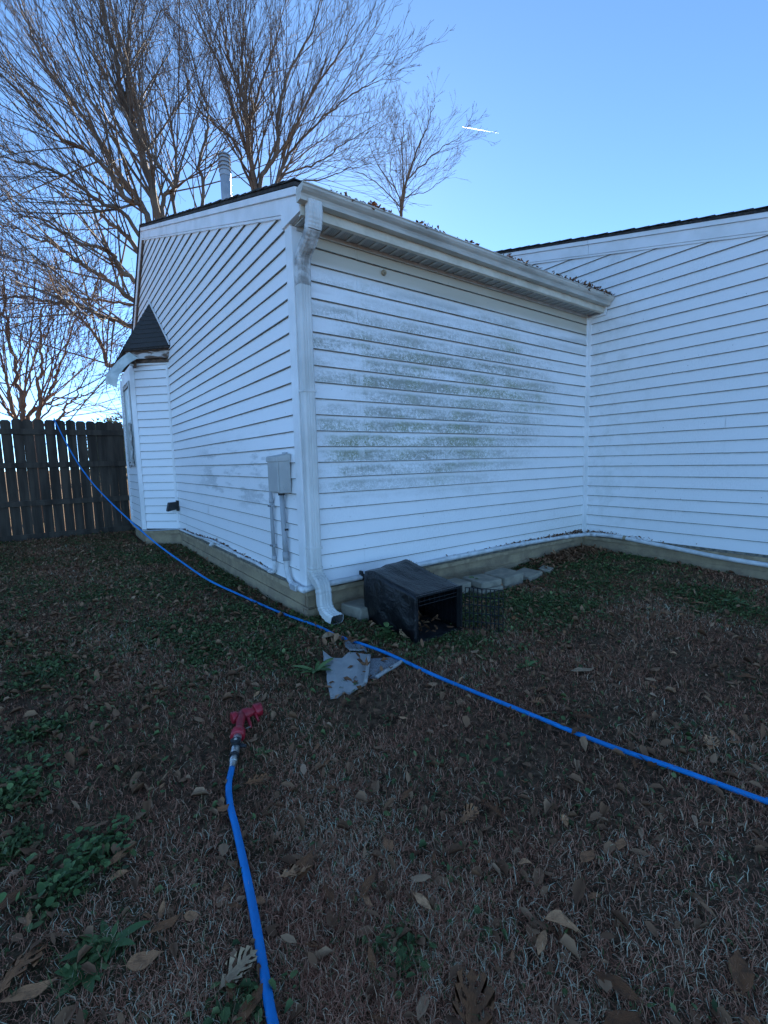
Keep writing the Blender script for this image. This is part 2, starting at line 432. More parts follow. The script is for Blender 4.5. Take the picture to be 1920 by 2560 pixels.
def board(name, wall, mats, P0, P1, out, z0, z1, c0, c1, d0, d1, seed):
    """one course of lap siding; along-wall extents (c0,c1) at its bottom and (d0,d1) at its top"""
    r = random.Random(seed); m = MB()
    P0 = np.array(P0, float); al = np.array(P1, float)-P0; ln = np.linalg.norm(al); al /= ln
    out = np.array(out, float)
    n = max(2, int((c1-c0)/.35)); ph = r.uniform(0, 6.28); j = r.uniform(-.0012, .0012)
    rows = []
    for i in range(n+1):
        t = i/n; sb = c0+(c1-c0)*t; st = d0+(d1-d0)*t
        wv = .0011*math.sin(sb*3.1+ph)+.0007*math.sin(sb*7.7+2*ph)
        zb = z0+.0013*math.sin(sb*2.3+ph*1.7)
        def pt(s_, z, o): q = P0+al*s_+out*o; return (q[0], q[1], z)
        rows.append([pt(st, z1+.010, -.002), pt(st, z1-.004, .0025+wv*.5), pt(sb, zb+.0050, .0150+wv+j), pt(sb, zb, .0138+wv+j), pt(sb, zb+.003, -.002)])
    vs = [q for row in rows for q in row]
    for i in range(n):
        a = i*5; b = a+5
        m.add([], [])
    fs = []; mi = []
    for i in range(n):
        a = i*5; b = a+5
        for k in range(4):
            fs.append((a+k, a+k+1, b+k+1, b+k)); mi.append(1 if k >= 2 else 0)  # dark bevel paints the shadow line between courses; lip underside is grimy
    m.v = [tuple(map(float, q)) for q in vs]; m.f = fs; m.mi = mi
    # make outward facing
    p, q, s = np.array(m.v[fs[1][0]]), np.array(m.v[fs[1][1]]), np.array(m.v[fs[1][3]])
    if np.cross(q-p, s-p)@np.array([*out[:2], 0]) < 0: m.f = [f[::-1] for f in m.f]
    return m.build(name, mats, wall)

def siding(wall, mats, P0, P1, out, rows, extent, seams=(), seed=0):
    for k in rows:
        z0, z1 = k*COURSE, (k+1)*COURSE
        e0, e1 = extent(z0), extent(z1-.002)
        if e0 is None: continue
        if e1 is None: e1 = ((e0[0]+e0[1])/2, (e0[0]+e0[1])/2+.01)
        cuts = sorted(s for s in seams(k) if e0[0]+.4 < s < e0[1]-.4 and e1[0]+.4 < s < e1[1]-.4) if seams else []
        A0, A1 = e0[0], e1[0]
        for i, s in enumerate(cuts+[None]):
            B0, B1 = (s, s) if s is not None else (e0[1], e1[1])
            board('siding_board', wall, mats, P0, P1, out, z0, z1, A0, B0, A1, B1, seed*1000+k*7+i)
            A0, A1 = B0+.002, B1+.002

VC, VS = [MT['vinyl'], MT['lap_grime_shade']], [MT['vinyl_stained'], MT['lap_grime_shade']]
# gable wall (plane x = 0, runs along +y)
m = MB()
yy = [.0, RIDGE_Y, 8.0]
m.add([(.0, 0, -.02), (.0, 8, -.02), (.0, 8, roof_w(8)-.05), (.0, RIDGE_Y, roof_w(RIDGE_Y)-.05), (.0, 0, roof_w(0)-.05),
       (.1, 0, -.02), (.1, 8, -.02), (.1, 8, roof_w(8)-.05), (.1, RIDGE_Y, roof_w(RIDGE_Y)-.05), (.1, 0, roof_w(0)-.05)],
      [(4, 3, 2, 1, 0), (5, 6, 7, 8, 9), (0, 1, 6, 5), (1, 2, 7, 6), (2, 3, 8, 7), (3, 4, 9, 8), (4, 0, 5, 9)])
m.v = [(q[0]+.003, q[1]+.003, q[2]) for q in m.v]
wallA = m.build('gable_wall', MT['trim'], house)
def extA(z):
    lo = .085 if z < 2.56 else (z-2.60)/S1+.02
    hi = 7.9
    if z > roof_w(7.9)-.2: hi = RIDGE_Y+(roof_w(RIDGE_Y)-.17-z)/S2
    if z < 2.62: hi = min(hi, 4.17)
    elif z < 3.5: hi = hi
    return (lo, hi) if hi > lo+.05 else None
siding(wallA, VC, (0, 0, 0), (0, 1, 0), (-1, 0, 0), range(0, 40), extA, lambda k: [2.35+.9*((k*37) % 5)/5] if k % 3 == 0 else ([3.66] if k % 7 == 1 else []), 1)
# eave wall (plane y = 0)
m = MB().box((.104, .003, -.02), (L-.004, .1, 2.62)); wallB = m.build('eave_wall', MT['trim'], house)
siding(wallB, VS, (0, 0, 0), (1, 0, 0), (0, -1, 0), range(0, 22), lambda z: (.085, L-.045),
       lambda k: [.50] if k % 2 else ([3.05] if k % 5 == 2 else []), 2)
# wall of the main house (plane x = L, runs along -y)
def topC(y): return roof_m(y)-.16
m = MB()
m.add([(L, 5.2, -.02), (L, -3.4, -.02), (L, -3.4, roof_m(-3.4)-.05), (L, 5.2, roof_m(5.2)-.05),
       (L+.1, 5.2, -.02), (L+.1, -3.4, -.02), (L+.1, -3.4, roof_m(-3.4)-.05), (L+.1, 5.2, roof_m(5.2)-.05)],
      [(0, 1, 2, 3), (7, 6, 5, 4), (1, 0, 4, 5), (2, 1, 5, 6), (3, 2, 6, 7), (0, 3, 7, 4)])
m.v = [(q[0]+.003, q[1], q[2]) for q in m.v]
wallC = m.build('main_wall', MT['trim'], house)
def extC(z):                                          # distance along -y from the inner corner
    near = 3.38 if z < roof_m(-3.38)-.2 else -((z-3.345+.16)/S3)
    farr = .045 if z < 2.60 else -((z-2.70)/S1)
    return (farr, near) if near > farr+.05 else None
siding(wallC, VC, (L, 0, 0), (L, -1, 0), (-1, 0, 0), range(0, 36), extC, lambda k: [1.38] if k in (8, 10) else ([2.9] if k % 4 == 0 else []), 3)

# corner posts
m = MB().box((-.018, -.018, -.012), (.078, -.0005, 2.50)).box((-.018, -.0005, -.012), (-.0005, .088, 2.53))
m.build('corner_post', MT['trim'], house, bevel=.004)
MB().box((L-.05, -.016, .0), (L-.0165, -.001, 2.49)).box((L-.0165, -.05, .0), (L-.001, -.001, 2.49)).build('inner_corner_trim', MT['trim'], house, bevel=.003)

# rake boards on the gable
def rake(pts, x0, x1, up0, up1):
    m = MB()
    for (ya, za), (yb, zb) in zip(pts[:-1], pts[1:]):
        m.hexa([(x0, ya, za+up0), (x1, ya, za+up0), (x1, yb, zb+up0), (x0, yb, zb+up0), (x0, ya, za+up1), (x1, ya, za+up1), (x1, yb, zb+up1), (x0, yb, zb+up1)])
    return m
def W(y): return (y, roof_w(y)-.03)
def line(a, b, fn): return [fn(a), fn(b)]
for a, b in ((-.16, 3.02), (3.024, RIDGE_Y)):
    rake(line(a, b, W), -.032, -.002, -.155, -.052).build('rake_board', MT['trim'], house)
    rake(line(a, b, W), -.048, -.002, -.050, -.004).build('rake_cap', MT['trim'], house)
rake(line(.1, RIDGE_Y, W), -.026, -.002, -.176, -.157).build('rake_channel', MT['trim'], house)
rake(line(RIDGE_Y+.004, 8.2, W), -.040, -.002, -.17, -.004).build('rake_board', MT['trim'], house)
rake(line(RIDGE_Y+.004, 8.2, W), -.036, -.006, -.235, -.172).build('rake_gap_shade', MT['rot'], house)  # dark strip standing in for the shaded gap below the far rake
# boxed return where the rake meets the eave
MB().add([(-.034, -.185, 2.515), (-.034, .10, 2.515), (-.034, .10, 2.61), (-.034, -.185, 2.565), (-.004, -.185, 2.515), (-.004, .10, 2.515), (-.004, .10, 2.61), (-.004, -.185, 2.565)],
         [(0, 1, 2, 3)[::-1], (4, 5, 6, 7), (0, 1, 5, 4), (1, 2, 6, 5), (2, 3, 7, 6), (3, 0, 4, 7)]).build('eave_return', MT['trim'], house)
# rake on the main wall
def Wm(y): return (y, roof_m(y)-.02)
for a, b in ((-3.62, -.0), (.004, 3.6)):
    rake(line(a, b, Wm), L-.030, L-.0165, -.158, -.052).build('rake_board', MT['trim'], house)
    rake(line(a, b, Wm), L-.046, L-.0165, -.050, -.002).build('rake_cap', MT['trim'], house)
rake(line(-3.5, 3.6, Wm), L-.024, L-.0165, -.180, -.160).build('rake_channel', MT['trim'], house)

# roofs: each course of shingles its own piece
def courses(roof, x0, x1, y0, y1, fn, ex, rnd):
    y = y0; k = 0; th = .007
    while y < y1:
        ya, yb = y-.02, min(y+ex+.02, y1)
        za, zb = fn(ya)+.012, fn(yb)+.002
        e0, e1 = x0-rnd.uniform(0, .014), x1
        MB().hexa([(e0, ya, za-th), (e1, ya, za-th), (e1, yb, zb-th), (e0, yb, zb-th), (e0, ya, za), (e1, ya, za), (e1, yb, zb), (e0, yb, zb)]).build('shingle_course', MT['shingle'], roof)
        y += ex; k += 1
m = MB()
m.hexa([(-.05, -.17, roof_w(-.17)-.028), (L-.05, -.17, roof_w(-.17)-.028), (L-.05, RIDGE_Y, roof_w(RIDGE_Y)-.028), (-.05, RIDGE_Y, roof_w(RIDGE_Y)-.028),
        (-.05, -.17, roof_w(-.17)-.006), (L-.05, -.17, roof_w(-.17)-.006), (L-.05, RIDGE_Y, roof_w(RIDGE_Y)-.006), (-.05, RIDGE_Y, roof_w(RIDGE_Y)-.006)])
m.hexa([(-.058, RIDGE_Y+.002, roof_w(RIDGE_Y)-.026), (L+.3, RIDGE_Y+.002, roof_w(RIDGE_Y)-.026), (L+.3, 8.25, roof_w(8.25)-.026), (-.058, 8.25, roof_w(8.25)-.026),
        (-.058, RIDGE_Y+.002, roof_w(RIDGE_Y)+.012), (L+.3, RIDGE_Y+.002, roof_w(RIDGE_Y)+.012), (L+.3, 8.25, roof_w(8.25)+.012), (-.058, 8.25, roof_w(8.25)+.012)])
roofW = m.build('wing_roof', MT['shingle_edge'], house)
courses(roofW, -.056, L-.05, -.150, RIDGE_Y+.03, roof_w, .142, random.Random(3))
m = MB()
m.hexa([(L-.05, -3.6, roof_m(-3.6)-.028), (12, -3.6, roof_m(-3.6)-.028), (12, 5.6, roof_m(5.6)-.028), (L-.05, 5.6, roof_m(5.6)-.028),
        (L-.05, -3.6, roof_m(-3.6)-.002), (12, -3.6, roof_m(-3.6)-.002), (12, 5.6, roof_m(5.6)-.002), (L-.05, 5.6, roof_m(5.6)-.002)])
m.hexa([(L-.05, 5.602, roof_m(5.6)-.03), (12, 5.602, roof_m(5.6)-.03), (12, 11, 2.7), (L-.05, 11, 2.7), (L-.05, 5.602, roof_m(5.6)), (12, 5.602, roof_m(5.6)), (12, 11, 2.73), (L-.05, 11, 2.73)])
roofM = m.build('main_roof', MT['shingle_edge'], house)
courses(roofM, L-.056, 12, -3.62, 5.6, lambda y: roof_m(y)+.004, .142, random.Random(5))
# unseen bulk of the house
MB().box((L+.11, -3.4, -.5), (11.8, 10.8, 2.42)).build('core_wall', MT['trim'], house)
MB().box((.11, 7.85, -.5), (L, 8.0, 2.4)).build('end_wall', MT['trim'], house)

# eave: soffit panels, fascia, gutter
sf = MB().box((-.0, -.182, 2.508), (L-.03, .08, 2.514)).build('soffit', MT['soffit'], house)
x = .01; i = 0
while x < L-.06:
    w = .098
    m = MB()
    m.box((x+.026, -.176, 2.5035), (min(x+w-.004, L-.05), -.012, 2.5075), 0)
    m.box((x+.0, -.176, 2.4985), (x+.024, -.012, 2.5075), 1)
    m.build('soffit_panel', [MT['soffit_vent'], MT['soffit']], sf); x += w; i += 1
for a, b in ((-.03, 2.98), (2.984, L-.035)):
    MB().box((a, -.200, 2.486), (b, -.184, 2.640)).box((a, -.184, 2.486), (b, -.165, 2.4965)).build('fascia', MT['fascia'], house)
MB().box((.02, -.024, 2.474), (L-.05, -.0165, 2.507)).build('soffit_channel', MT['soffit'], house)
MB().box((L-.035, -.215, 2.462), (L-.0165, -.001, 2.4845)).box((L-.035, -.226, 2.4850), (L-.0165, -.203, 2.56)).build('eave_end_trim', MT['trim'], house)
outl = [(-.205, 2.625), (-.205, 2.545), (-.262, 2.545), (-.266, 2.565), (-.272, 2.578), (-.290, 2.590), (-.302, 2.604), (-.304, 2.618), (-.310, 2.620), (-.310, 2.627), (-.302, 2.629)]
inn = [(-.299, 2.622), (-.297, 2.606), (-.286, 2.595), (-.268, 2.583), (-.261, 2.567), (-.257, 2.550), (-.209, 2.550), (-.209, 2.625)]
pr = outl+inn
m = MB(); xs = np.linspace(-.062, L-.022, 16); n = len(pr)
vs = [(x, y, z+.0015*math.sin(x*2.2)) for x in xs for y, z in pr]
fs = [(i*n+k, (i+1)*n+k, (i+1)*n+(k+1) % n, i*n+(k+1) % n) for i in range(len(xs)-1) for k in range(n)]
m.add(vs, fs)
gut = m.build('gutter', MT['gutter'], house)
for xe in (-.064, L-.022):
    MB().add([(xe, y, z) for y, z in outl]+[(xe+.0025, y, z) for y, z in outl], [tuple(range(len(outl))), tuple(range(2*len(outl)-1, len(outl)-1, -1))]+[(k, k+len(outl), (k+1) % len(outl)+len(outl), (k+1) % len(outl)) for k in range(len(outl))]).build('end_cap', MT['gutter'], gut)

# downspout with accordion elbows
def spout_prof(w, d):
    c = .012; h, k = w/2, d/2
    pts = [(-h+c, -k), (-h*.55, -k), (-h*.5, -k+.003), (-h*.4, -k+.003), (-h*.35, -k), (-.006, -k), (0, -k+.003), (.006, -k), (h*.35, -k), (h*.4, -k+.003), (h*.5, -k+.003), (h*.55, -k), (h-c, -k), (h, -k+c), (h, k-c), (h-c, k), (-h+c, k), (-h, k-c), (-h, -k+c)]
    return pts
DS = .036
ds = MB().sweep(spout_prof(.092, .070), [(DS, -.056, 2.12), (DS, -.056, 1.42), (DS, -.056, 1.40), (DS, -.056, .30), (DS, -.056, .155)], (1, 0, 0)).build('downspout', MT['downspout'], house)
def elbow(name, ctrl, mat, w=.098, d=.075, n=14, side=(1, 0, 0), cap1=True):
    P = catmull(ctrl, n); m_ = len(P)
    return MB().sweep(spout_prof(w, d), P, side, [1.0+.022*math.sin(i*1.57) for i in range(m_)], cap1=cap1).build(name, mat, ds)
elbow('elbow', [(DS, -.245, 2.555), (DS, -.247, 2.48), (DS, -.225, 2.405)], MT['downspout'])
elbow('elbow', [(DS, -.230, 2.415), (DS, -.160, 2.355), (DS, -.090, 2.310), (DS, -.060, 2.24), (DS, -.056, 2.11)], MT['spout_grime'], .094, .072)
for z in (1.41, .302):
    MB().box((DS-.0500, -.0945, z-.008), (DS+.0500, -.020, z+.008)).build('strap', MT['downspout'], ds)
LW = (DS, -.056, .165), (DS+.001, -.060, .115), (DS+.003, -.100, .078), (DS+.004, -.152, .045), (DS+.004, -.170, -.02), (DS+.004, -.176, -.080), (.046, -.196, -.130), (.060, -.236, -.165), (.080, -.280, -.182)
E_ = MB(); P = catmull(LW, 8)
E_.sweep(spout_prof(.100, .076), P, (1, 0, 0), [1+.035*math.sin(i*1.57)*(0 if 32 < i < 42 else 1) for i in range(len(P))], cap1=False)
E_.sweep(spout_prof(.090, .066), P[-10:], (1, 0, 0), mi=1, cap1=False)
E_.build('outlet_elbow', [MT['downspout'], MT['dark_hole']], ds)

# flue pipe on the roof
fb = far(568, 520, 6.6); fb[2] = roof_w(fb[1])-.05
ft = far(541, 385, 6.55); ft = np.array([fb[0], fb[1], CAM[2]+np.linalg.norm(fb[:2]-CAM[:2])*(ft[2]-CAM[2])/6.55])
H_ = ft[2]-fb[2]
fl = MB().tube([fb, (fb[0], fb[1], fb[2]+H_*.80)], .064, 20).build('flue_pipe', MT['flue'], house, flat=False)
mm = MB().tube([(fb[0], fb[1], fb[2]+H_*.74), (fb[0], fb[1], fb[2]+H_*.80)], .069, 20)
mm.build('flue_collar', MT['flue'], fl)
for i in range(4):
    z = fb[2]+H_*(.80+.048*i)
    MB().tube([(fb[0], fb[1], z), (fb[0], fb[1], z+.024)], [.080, .070], 20).build('flue_louvre', MT['flue'], fl)
MB().tube([(fb[0], fb[1], fb[2]+H_*.79), (fb[0], fb[1], fb[2]+H_*.99)], .058, 16).build('flue_core', MT['greypvc'], fl)
MB().tube([(fb[0], fb[1], fb[2]+H_*.985), (fb[0], fb[1], fb[2]+H_*1.0)], [.080, .077], 20).build('flue_cap', MT['flue'], fl)

# foundation
def wall_strip(name, a, b, out, z0, z1, th, mat, nseg=30, amp=.006, seed=0, bulge=0):
    """rough vertical strip of masonry standing out from a wall line"""
    a = np.array(a, float); b = np.array(b, float); out = np.array(out, float); r = np.random.default_rng(seed)
    nz = 8; m = MB()
    N = r.uniform(-amp, amp, (nseg+1, nz+1))
    def fn(u, v):
        i, j = round(u*nseg), round(v*nz); q = a+(b-a)*u+out*(th+N[i, j]+bulge*(1-v))
        return (q[0], q[1], z0+(z1-z0)*v)
    m.grid(fn, nseg, nz); off = len(m.v)
    m.grid(lambda u, v: tuple((a+(b-a)*u-out*.05)[:2])+(z0+(z1-z0)*v,), 1, 1)
    # cap the top edge
    t0 = [tuple(q) for q in m.v[nz::nz+1][:nseg+1]]
    m.add(t0+[(*(a-out*.05)[:2], z1), (*(b-out*.05)[:2], z1)], [tuple(range(nseg+1))+(nseg+2, nseg+1)])
    return m.build(name, mat, house, flat=False)
wall_strip('foundation', (0, .0, 0), (0, 4.17, 0), (-1, 0, 0), -.5, -.062, -.004, MT['concrete'], 60, 0, 1)
wall_strip('foundation', (-.004, 0, 0), (L, 0, 0), (0, -1, 0), -.5, -.062, -.004, MT['concrete'], 60, 0, 2)
wall_strip('foundation', (L, 0, 0), (L, -3.4, 0), (-1, 0, 0), -.5, -.062, -.004, MT['concrete'], 60, 0, 3)
wall_strip('footing', (0, -.02, 0), (0, 4.0, 0), (-1, 0, 0), -.5, -.152, .012, MT['concrete'], 70, .0008, 4, .03)
wall_strip('footing', (-.02, 0, 0), (L, 0, 0), (0, -1, 0), -.5, -.165, .012, MT['concrete'], 70, .0008, 5, .03)
wall_strip('footing', (L, 0, 0), (L, -3.4, 0), (-1, 0, 0), -.5, -.150, .012, MT['concrete'], 70, .002, 6, .05)
for lo, hi in (((-.024, -.024, -.060), (-.001, 4.17, -.022)), ((-.001, -.024, -.060), (L-.026, -.001, -.022)), ((L-.026, -3.4, -.060), (L-.001, -.001, -.022))):
    MB().box(lo, hi).build('ledge', MT['ledge'], house, bevel=.004)
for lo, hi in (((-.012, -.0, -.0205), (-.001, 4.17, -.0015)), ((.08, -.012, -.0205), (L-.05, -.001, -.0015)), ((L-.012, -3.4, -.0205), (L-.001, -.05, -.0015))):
    MB().box(lo, hi).build('starter_strip', MT['lap_grime_shade'], house)  # strip coloured dark to paint the shaded gap under the siding

# ------------------------------------------------------------------ bay with hipped roof
BD = .42; BY0, BY1, BY2, BY3 = 4.17, 4.59, 5.66, 6.08
BH = 2.40
m = MB()
base = [(.02, BY0), (-BD, BY1), (-BD, BY2), (.02, BY3)]
m.add([(x+.006, y, 0) for x, y in base]+[(x+.006, y, BH) for x, y in base], [(0, 1, 5, 4), (1, 2, 6, 5), (2, 3, 7, 6), (0, 3, 2, 1), (4, 5, 6, 7)])
bayw = m.build('bay_wall', MT['trim'], house)
d45 = np.array([-.7071, .7071, 0]); n45 = np.array([-.7071, -.7071, 0]); LB = math.hypot(BD, BD)
siding(bayw, VC, (0, BY0, 0), (-BD, BY1, 0), n45, range(0, 21), lambda z: (.035, LB-.06), None, 11)
siding(bayw, VC, (-BD, BY1, 0), (-BD, BY2, 0), (-1, 0, 0), range(0, 8), lambda z: (.05, BY2-BY1-.06), None, 12)
siding(bayw, VC, (-BD, BY1, 0), (-BD, BY2, 0), (-1, 0, 0), range(8, 19), lambda z: (BY2-BY1-.30, BY2-BY1-.06), None, 13)
def post(cx, cy, z0, z1, w, name='bay_post'):
    MB().box((cx-w/2, cy-w/2, z0), (cx+w/2, cy+w/2, z1)).build(name, MT['trim'], house, bevel=.006)
q = np.array([-BD, BY1, 0])
m = MB()
a = q-d45*.060+n45*.020; b = q+n45*.020; e = np.array([-BD-.020, BY1+.055, 0]); f_ = np.array([-BD+.0, BY1+.055, 0]); g = q-d45*.060
poly = [tuple(a[:2]), (-BD-.020, BY1-.008), tuple(e[:2]), tuple(f_[:2]), tuple(g[:2])]
m.add([(x, y, -.01) for x, y in poly]+[(x, y, 2.33) for x, y in poly], [(4, 3, 2, 1, 0), (5, 6, 7, 8, 9)]+[(i, (i+1) % 5, (i+1) % 5+5, i+5) for i in range(5)])
m.build('bay_post', MT['trim'], house)
post(-BD-.002, BY2-.01, -.005, 2.32, .055)
MB().hexa([tuple(np.array([0, BY0, 0])+d45*t_+n45*o_+np.array([0, 0, z])) for z in (-.005, 2.36) for t_, o_ in ((-.01, .016), (.034, .016), (.034, -.02), (-.01, -.02))]).build('inner_corner_trim', MT['trim'], house)
MB().box((-.020, BY0-.040, -.005), (-.001, BY0-.004, 2.36)).build('inner_corner_trim', MT['trim'], house)
# window in the bay front: casing, pane, torn wrap
win = MB().box((-BD-.012, BY1+.10, .93), (-BD-.002, BY2-.31, 2.17)).build('window', MT['trim'], house)
MB().box((-BD-.016, BY1+.16, 1.0), (-BD-.0125, BY2-.37, 2.10)).build('board', MT['alum'], win)
for y0, y1, z0, z1 in ((BY1+.075, BY1+.155, .93, 2.17), (BY2-.365, BY2-.302, .93, 2.17), (BY1+.157, BY2-.367, .93, 1.0), (BY1+.157, BY2-.367, 2.10, 2.17)):
    MB().box((-BD-.034, y0, z0), (-BD-.0125, y1, z1)).build('casing', MT['oldwood'] if y1-y0 > .2 else MT['box'], win)
rr_ = random.Random(4)
m = MB().grid(lambda u, v: (-BD-.042-.02*abs(math.sin(v*9+u*4))-.012*math.sin(u*13), BY1+.06+.15*u+.02*math.sin(v*8), .95+.62*v), 6, 16)
m.build('torn_wrap', MT['torn'], win, solid=.002)
# bay foundation + ledge
m = MB()
m.add([(x+.02, y, -.5) for x, y in base]+[(x+.02, y, -.07) for x, y in base], [(0, 1, 5, 4), (1, 2, 6, 5), (2, 3, 7, 6), (4, 5, 6, 7)])
m.build('bay_foundation', MT['concrete'], house)
m = MB()
o2 = [(.02, BY0-.02), (-BD-.02, BY1-.012), (-BD-.02, BY2+.012), (.02, BY3+.02)]
m.add([(x, y, -.068) for x, y in o2]+[(x, y, -.012) for x, y in o2], [(0, 1, 5, 4), (1, 2, 6, 5), (2, 3, 7, 6), (4, 5, 6, 7), (3, 2, 1, 0)])
m.build('bay_ledge', MT['ledge'], house)
# roof: eave corners, apex on the wall
AP = np.array([-.01, 5.14, 3.43])
EV = [np.array([-.01, 3.90, 2.555]), np.array([-.515, 4.41, 2.545]), np.array([-.515, 5.85, 2.545]), np.array([-.01, 6.35, 2.555])]
m = MB(); m.add([tuple(AP)]+[tuple(e) for e in EV]+[(e[0], e[1], e[2]-.02) for e in EV]+[(-.01, 5.14, 2.5)], [(0, 1, 2), (0, 2, 3), (0, 3, 4), (1, 5, 6, 2), (2, 6, 7, 3), (3, 7, 8, 4), (5, 8, 7, 6)])
bayr = m.build('bay_roof', MT['shingle_edge'], house)
def shingles(a, b, apex, rows=10, tab=.235, seed=0):
    r = random.Random(seed); a, b, apex = map(np.array, (a, b, apex)); nrm = np.cross(b-a, apex-a); nrm /= np.linalg.norm(nrm)
    if nrm[2] < 0: nrm = -nrm
    for k in range(rows):
        t0, t1 = k/rows-.004, min((k+1.25)/rows, .995)
        la, lb = a+(apex-a)*t0, b+(apex-b)*t0
        ua, ub = a+(apex-a)*t1, b+(apex-b)*t1
        width = np.linalg.norm(lb-la); e = (lb-la)/width
        s = -tab*((k % 2)*.5+r.uniform(0, .1)); 
        while s < width-.01:
            s0, s1 = max(s, 0), min(s+tab-.004, width)
            if s1-s0 > .02:
                def top(sv):
                    q = la+e*sv+(ua+ub-la-lb)*.5-e*((ua+ub-la-lb)*.5@e)
                    c0, c1 = (ua-la)@e, width+(ub-lb)@e
                    return q+e*(min(max(sv, c0), c1)-sv)
                jl = r.uniform(-.004, .004)
                p0, p1 = la+e*s0+nrm*(.013+jl*.4), la+e*s1+nrm*(.013+jl*.4)
                q0, q1 = top(s0)+nrm*.004, top(s1)+nrm*.004
                dn = nrm*.008
                MB().hexa([tuple(w) for w in (p0-dn, p1-dn, q1-dn, q0-dn, p0, p1, q1, q0)]).build('shingle', MT['shingle'], bayr)
            s += tab
shingles(EV[0], EV[1], AP, 10, .235, 1)
shingles(EV[1], EV[2], AP, 10, .235, 2)
for i in range(10):                                   # hip caps
    a = EV[1]+(AP-EV[1])*(i/10); b = EV[1]+(AP-EV[1])*((i+1.2)/10)
    s1 = np.array([.07, -.07, -.015]); s2 = np.array([-.005, .10, -.03]); u = np.array([0, 0, .026]); u2 = np.array([0, 0, .014])
    MB().add([tuple(w) for w in (a+s1+u, a+u*1.35, a+s2+u, b+s1+u2, b+u2*1.6, b+s2+u2)], [(0, 1, 4, 3), (1, 2, 5, 4)]).build('hip_shingle', MT['shingle'], bayr, solid=.006)
# step flashing on the wall side, exposed rotten fascia
u_ = np.array([-.012, -.03, .0])
fa, fb_ = EV[0]+np.array([-.012, -.028, .0]), AP+np.array([-.012, -.028, .055])
MB().hexa([tuple(w) for w in (fa, fa+np.array([-.012, .0, 0]), fb_+np.array([-.012, 0, 0]), fb_, fa+np.array([0, .05, .07]), fa+np.array([-.012, .05, .07]), fb_+np.array([-.012, .04, .05]), fb_+np.array([0, .04, .05]))]).build('flashing', MT['trim'], house)
def hang(name, a, b, z0, z1, inset, mat):
    a = np.array(a); b = np.array(b); dd = (b-a)/np.linalg.norm(b-a); nn = np.array([dd[1], -dd[0], 0])
    if nn@np.array([-1, -1, 0]) < 0: nn = -nn
    return MB().hexa([(w[0], w[1], z) for z in (z0, z1) for w in (a-nn*inset, b-nn*inset, b-nn*(inset+.03), a-nn*(inset+.03))]).build(name, mat, house)
e0 = np.array([EV[0][0], EV[0][1], 0]); e1 = np.array([EV[1][0], EV[1][1], 0]); e2 = np.array([EV[2][0], EV[2][1], 0])
hang('bay_fascia', e0+np.array([0, .06, 0]), e1, 2.425, 2.525, .045, MT['oldwood'])
hang('bay_fascia_shade_strip', e0+np.array([0, .05, 0]), e1, 2.380, 2.423, .10, MT['rot'])  # dark board added to paint the shadow under the bay fascia
hang('bay_fascia', e1, e2, 2.43, 2.525, .05, MT['oldwood'])
hang('bay_frieze', e0+np.array([-.02, .10, 0]), e1, 2.355, 2.378, .118, MT['trim'])
hang('bay_sub_fascia', e0+np.array([0, .04, 0]), e1, 2.520, 2.548, .020, MT['rot'])
hang('bay_soffit_board', e1, e2, 2.33, 2.43, .12, MT['rot'])

# loose strip of aluminium fascia dangling from the bay eave
c1 = hx(346, 895, -.56); 
def dang(u, v):
    # path: pinned at the eave corner, bends over and hangs
    A = np.array(far(335, 887, 7.35)); B = np.array(far(298, 918, 7.5)); C = np.array(far(268, 962, 7.45))
    q = A+(B-A)*min(u*2, 1) if u < .5 else B+(C-B)*(u-.5)*2
    wdt = np.array([-.10, .10, -.02])*1.1 if u < .5 else np.array([-.115, .08, .02])*1.1
    q = q+(v-.5)*wdt*1.25
    q = q+np.array([0, 0, .025*math.sin(u*math.pi*2)*(v-.3)])
    return tuple(q)
dg = MB()
AL = [(346, 896), (326, 884), (310, 893), (318, 930)]
def quadpx(c, dists): return [far(u, v, d) for (u, v), d in zip(c, dists)]
t0, t1, t2, t3, t4, t5 = far(346, 896, 7.36), far(323, 880, 7.44), far(309, 922, 7.36), far(281, 918, 7.50), far(293, 970, 7.30), far(264, 957, 7.42)
def lerp(a, b, t): return a+(b-a)*t
dg.grid(lambda u, v: tuple(lerp(lerp(t0, t2, u), lerp(t1, t3, u), v)+np.array([0, 0, .02*math.sin(u*3.1)])) if True else 0, 6, 4)
dg.grid(lambda u, v: tuple(lerp(lerp(t2, t4, u), lerp(t3, t5, u), v)+np.array([-.03, -.03, 0])*math.sin(u*3.1)), 6, 4)
strip = dg.build('loose_fascia', MT['alum'], house, solid=.003)
tag(strip, 'bent aluminium fascia strip torn loose and dangling from the bay eave')

# dryer vent hood at the bay corner
v0 = hx(444, 1264, -.02); 
dv = MB().box((-.03, v0[1]-.07, v0[2]-.075), (-.016, v0[1]+.07, v0[2]+.075)).build('dryer_vent', MT['rubber'], house)
MB().hexa([(-.03, v0[1]-.055, v0[2]-.045), (-.03, v0[1]+.055, v0[2]-.045), (-.03, v0[1]+.055, v0[2]+.055), (-.03, v0[1]-.055, v0[2]+.055),
           (-.17, v0[1]-.062, v0[2]-.075), (-.17, v0[1]+.062, v0[2]-.075), (-.14, v0[1]+.062, v0[2]+.05), (-.14, v0[1]-.062, v0[2]+.05)]).build('vent_hood', MT['rubber'], dv, bevel=.006)
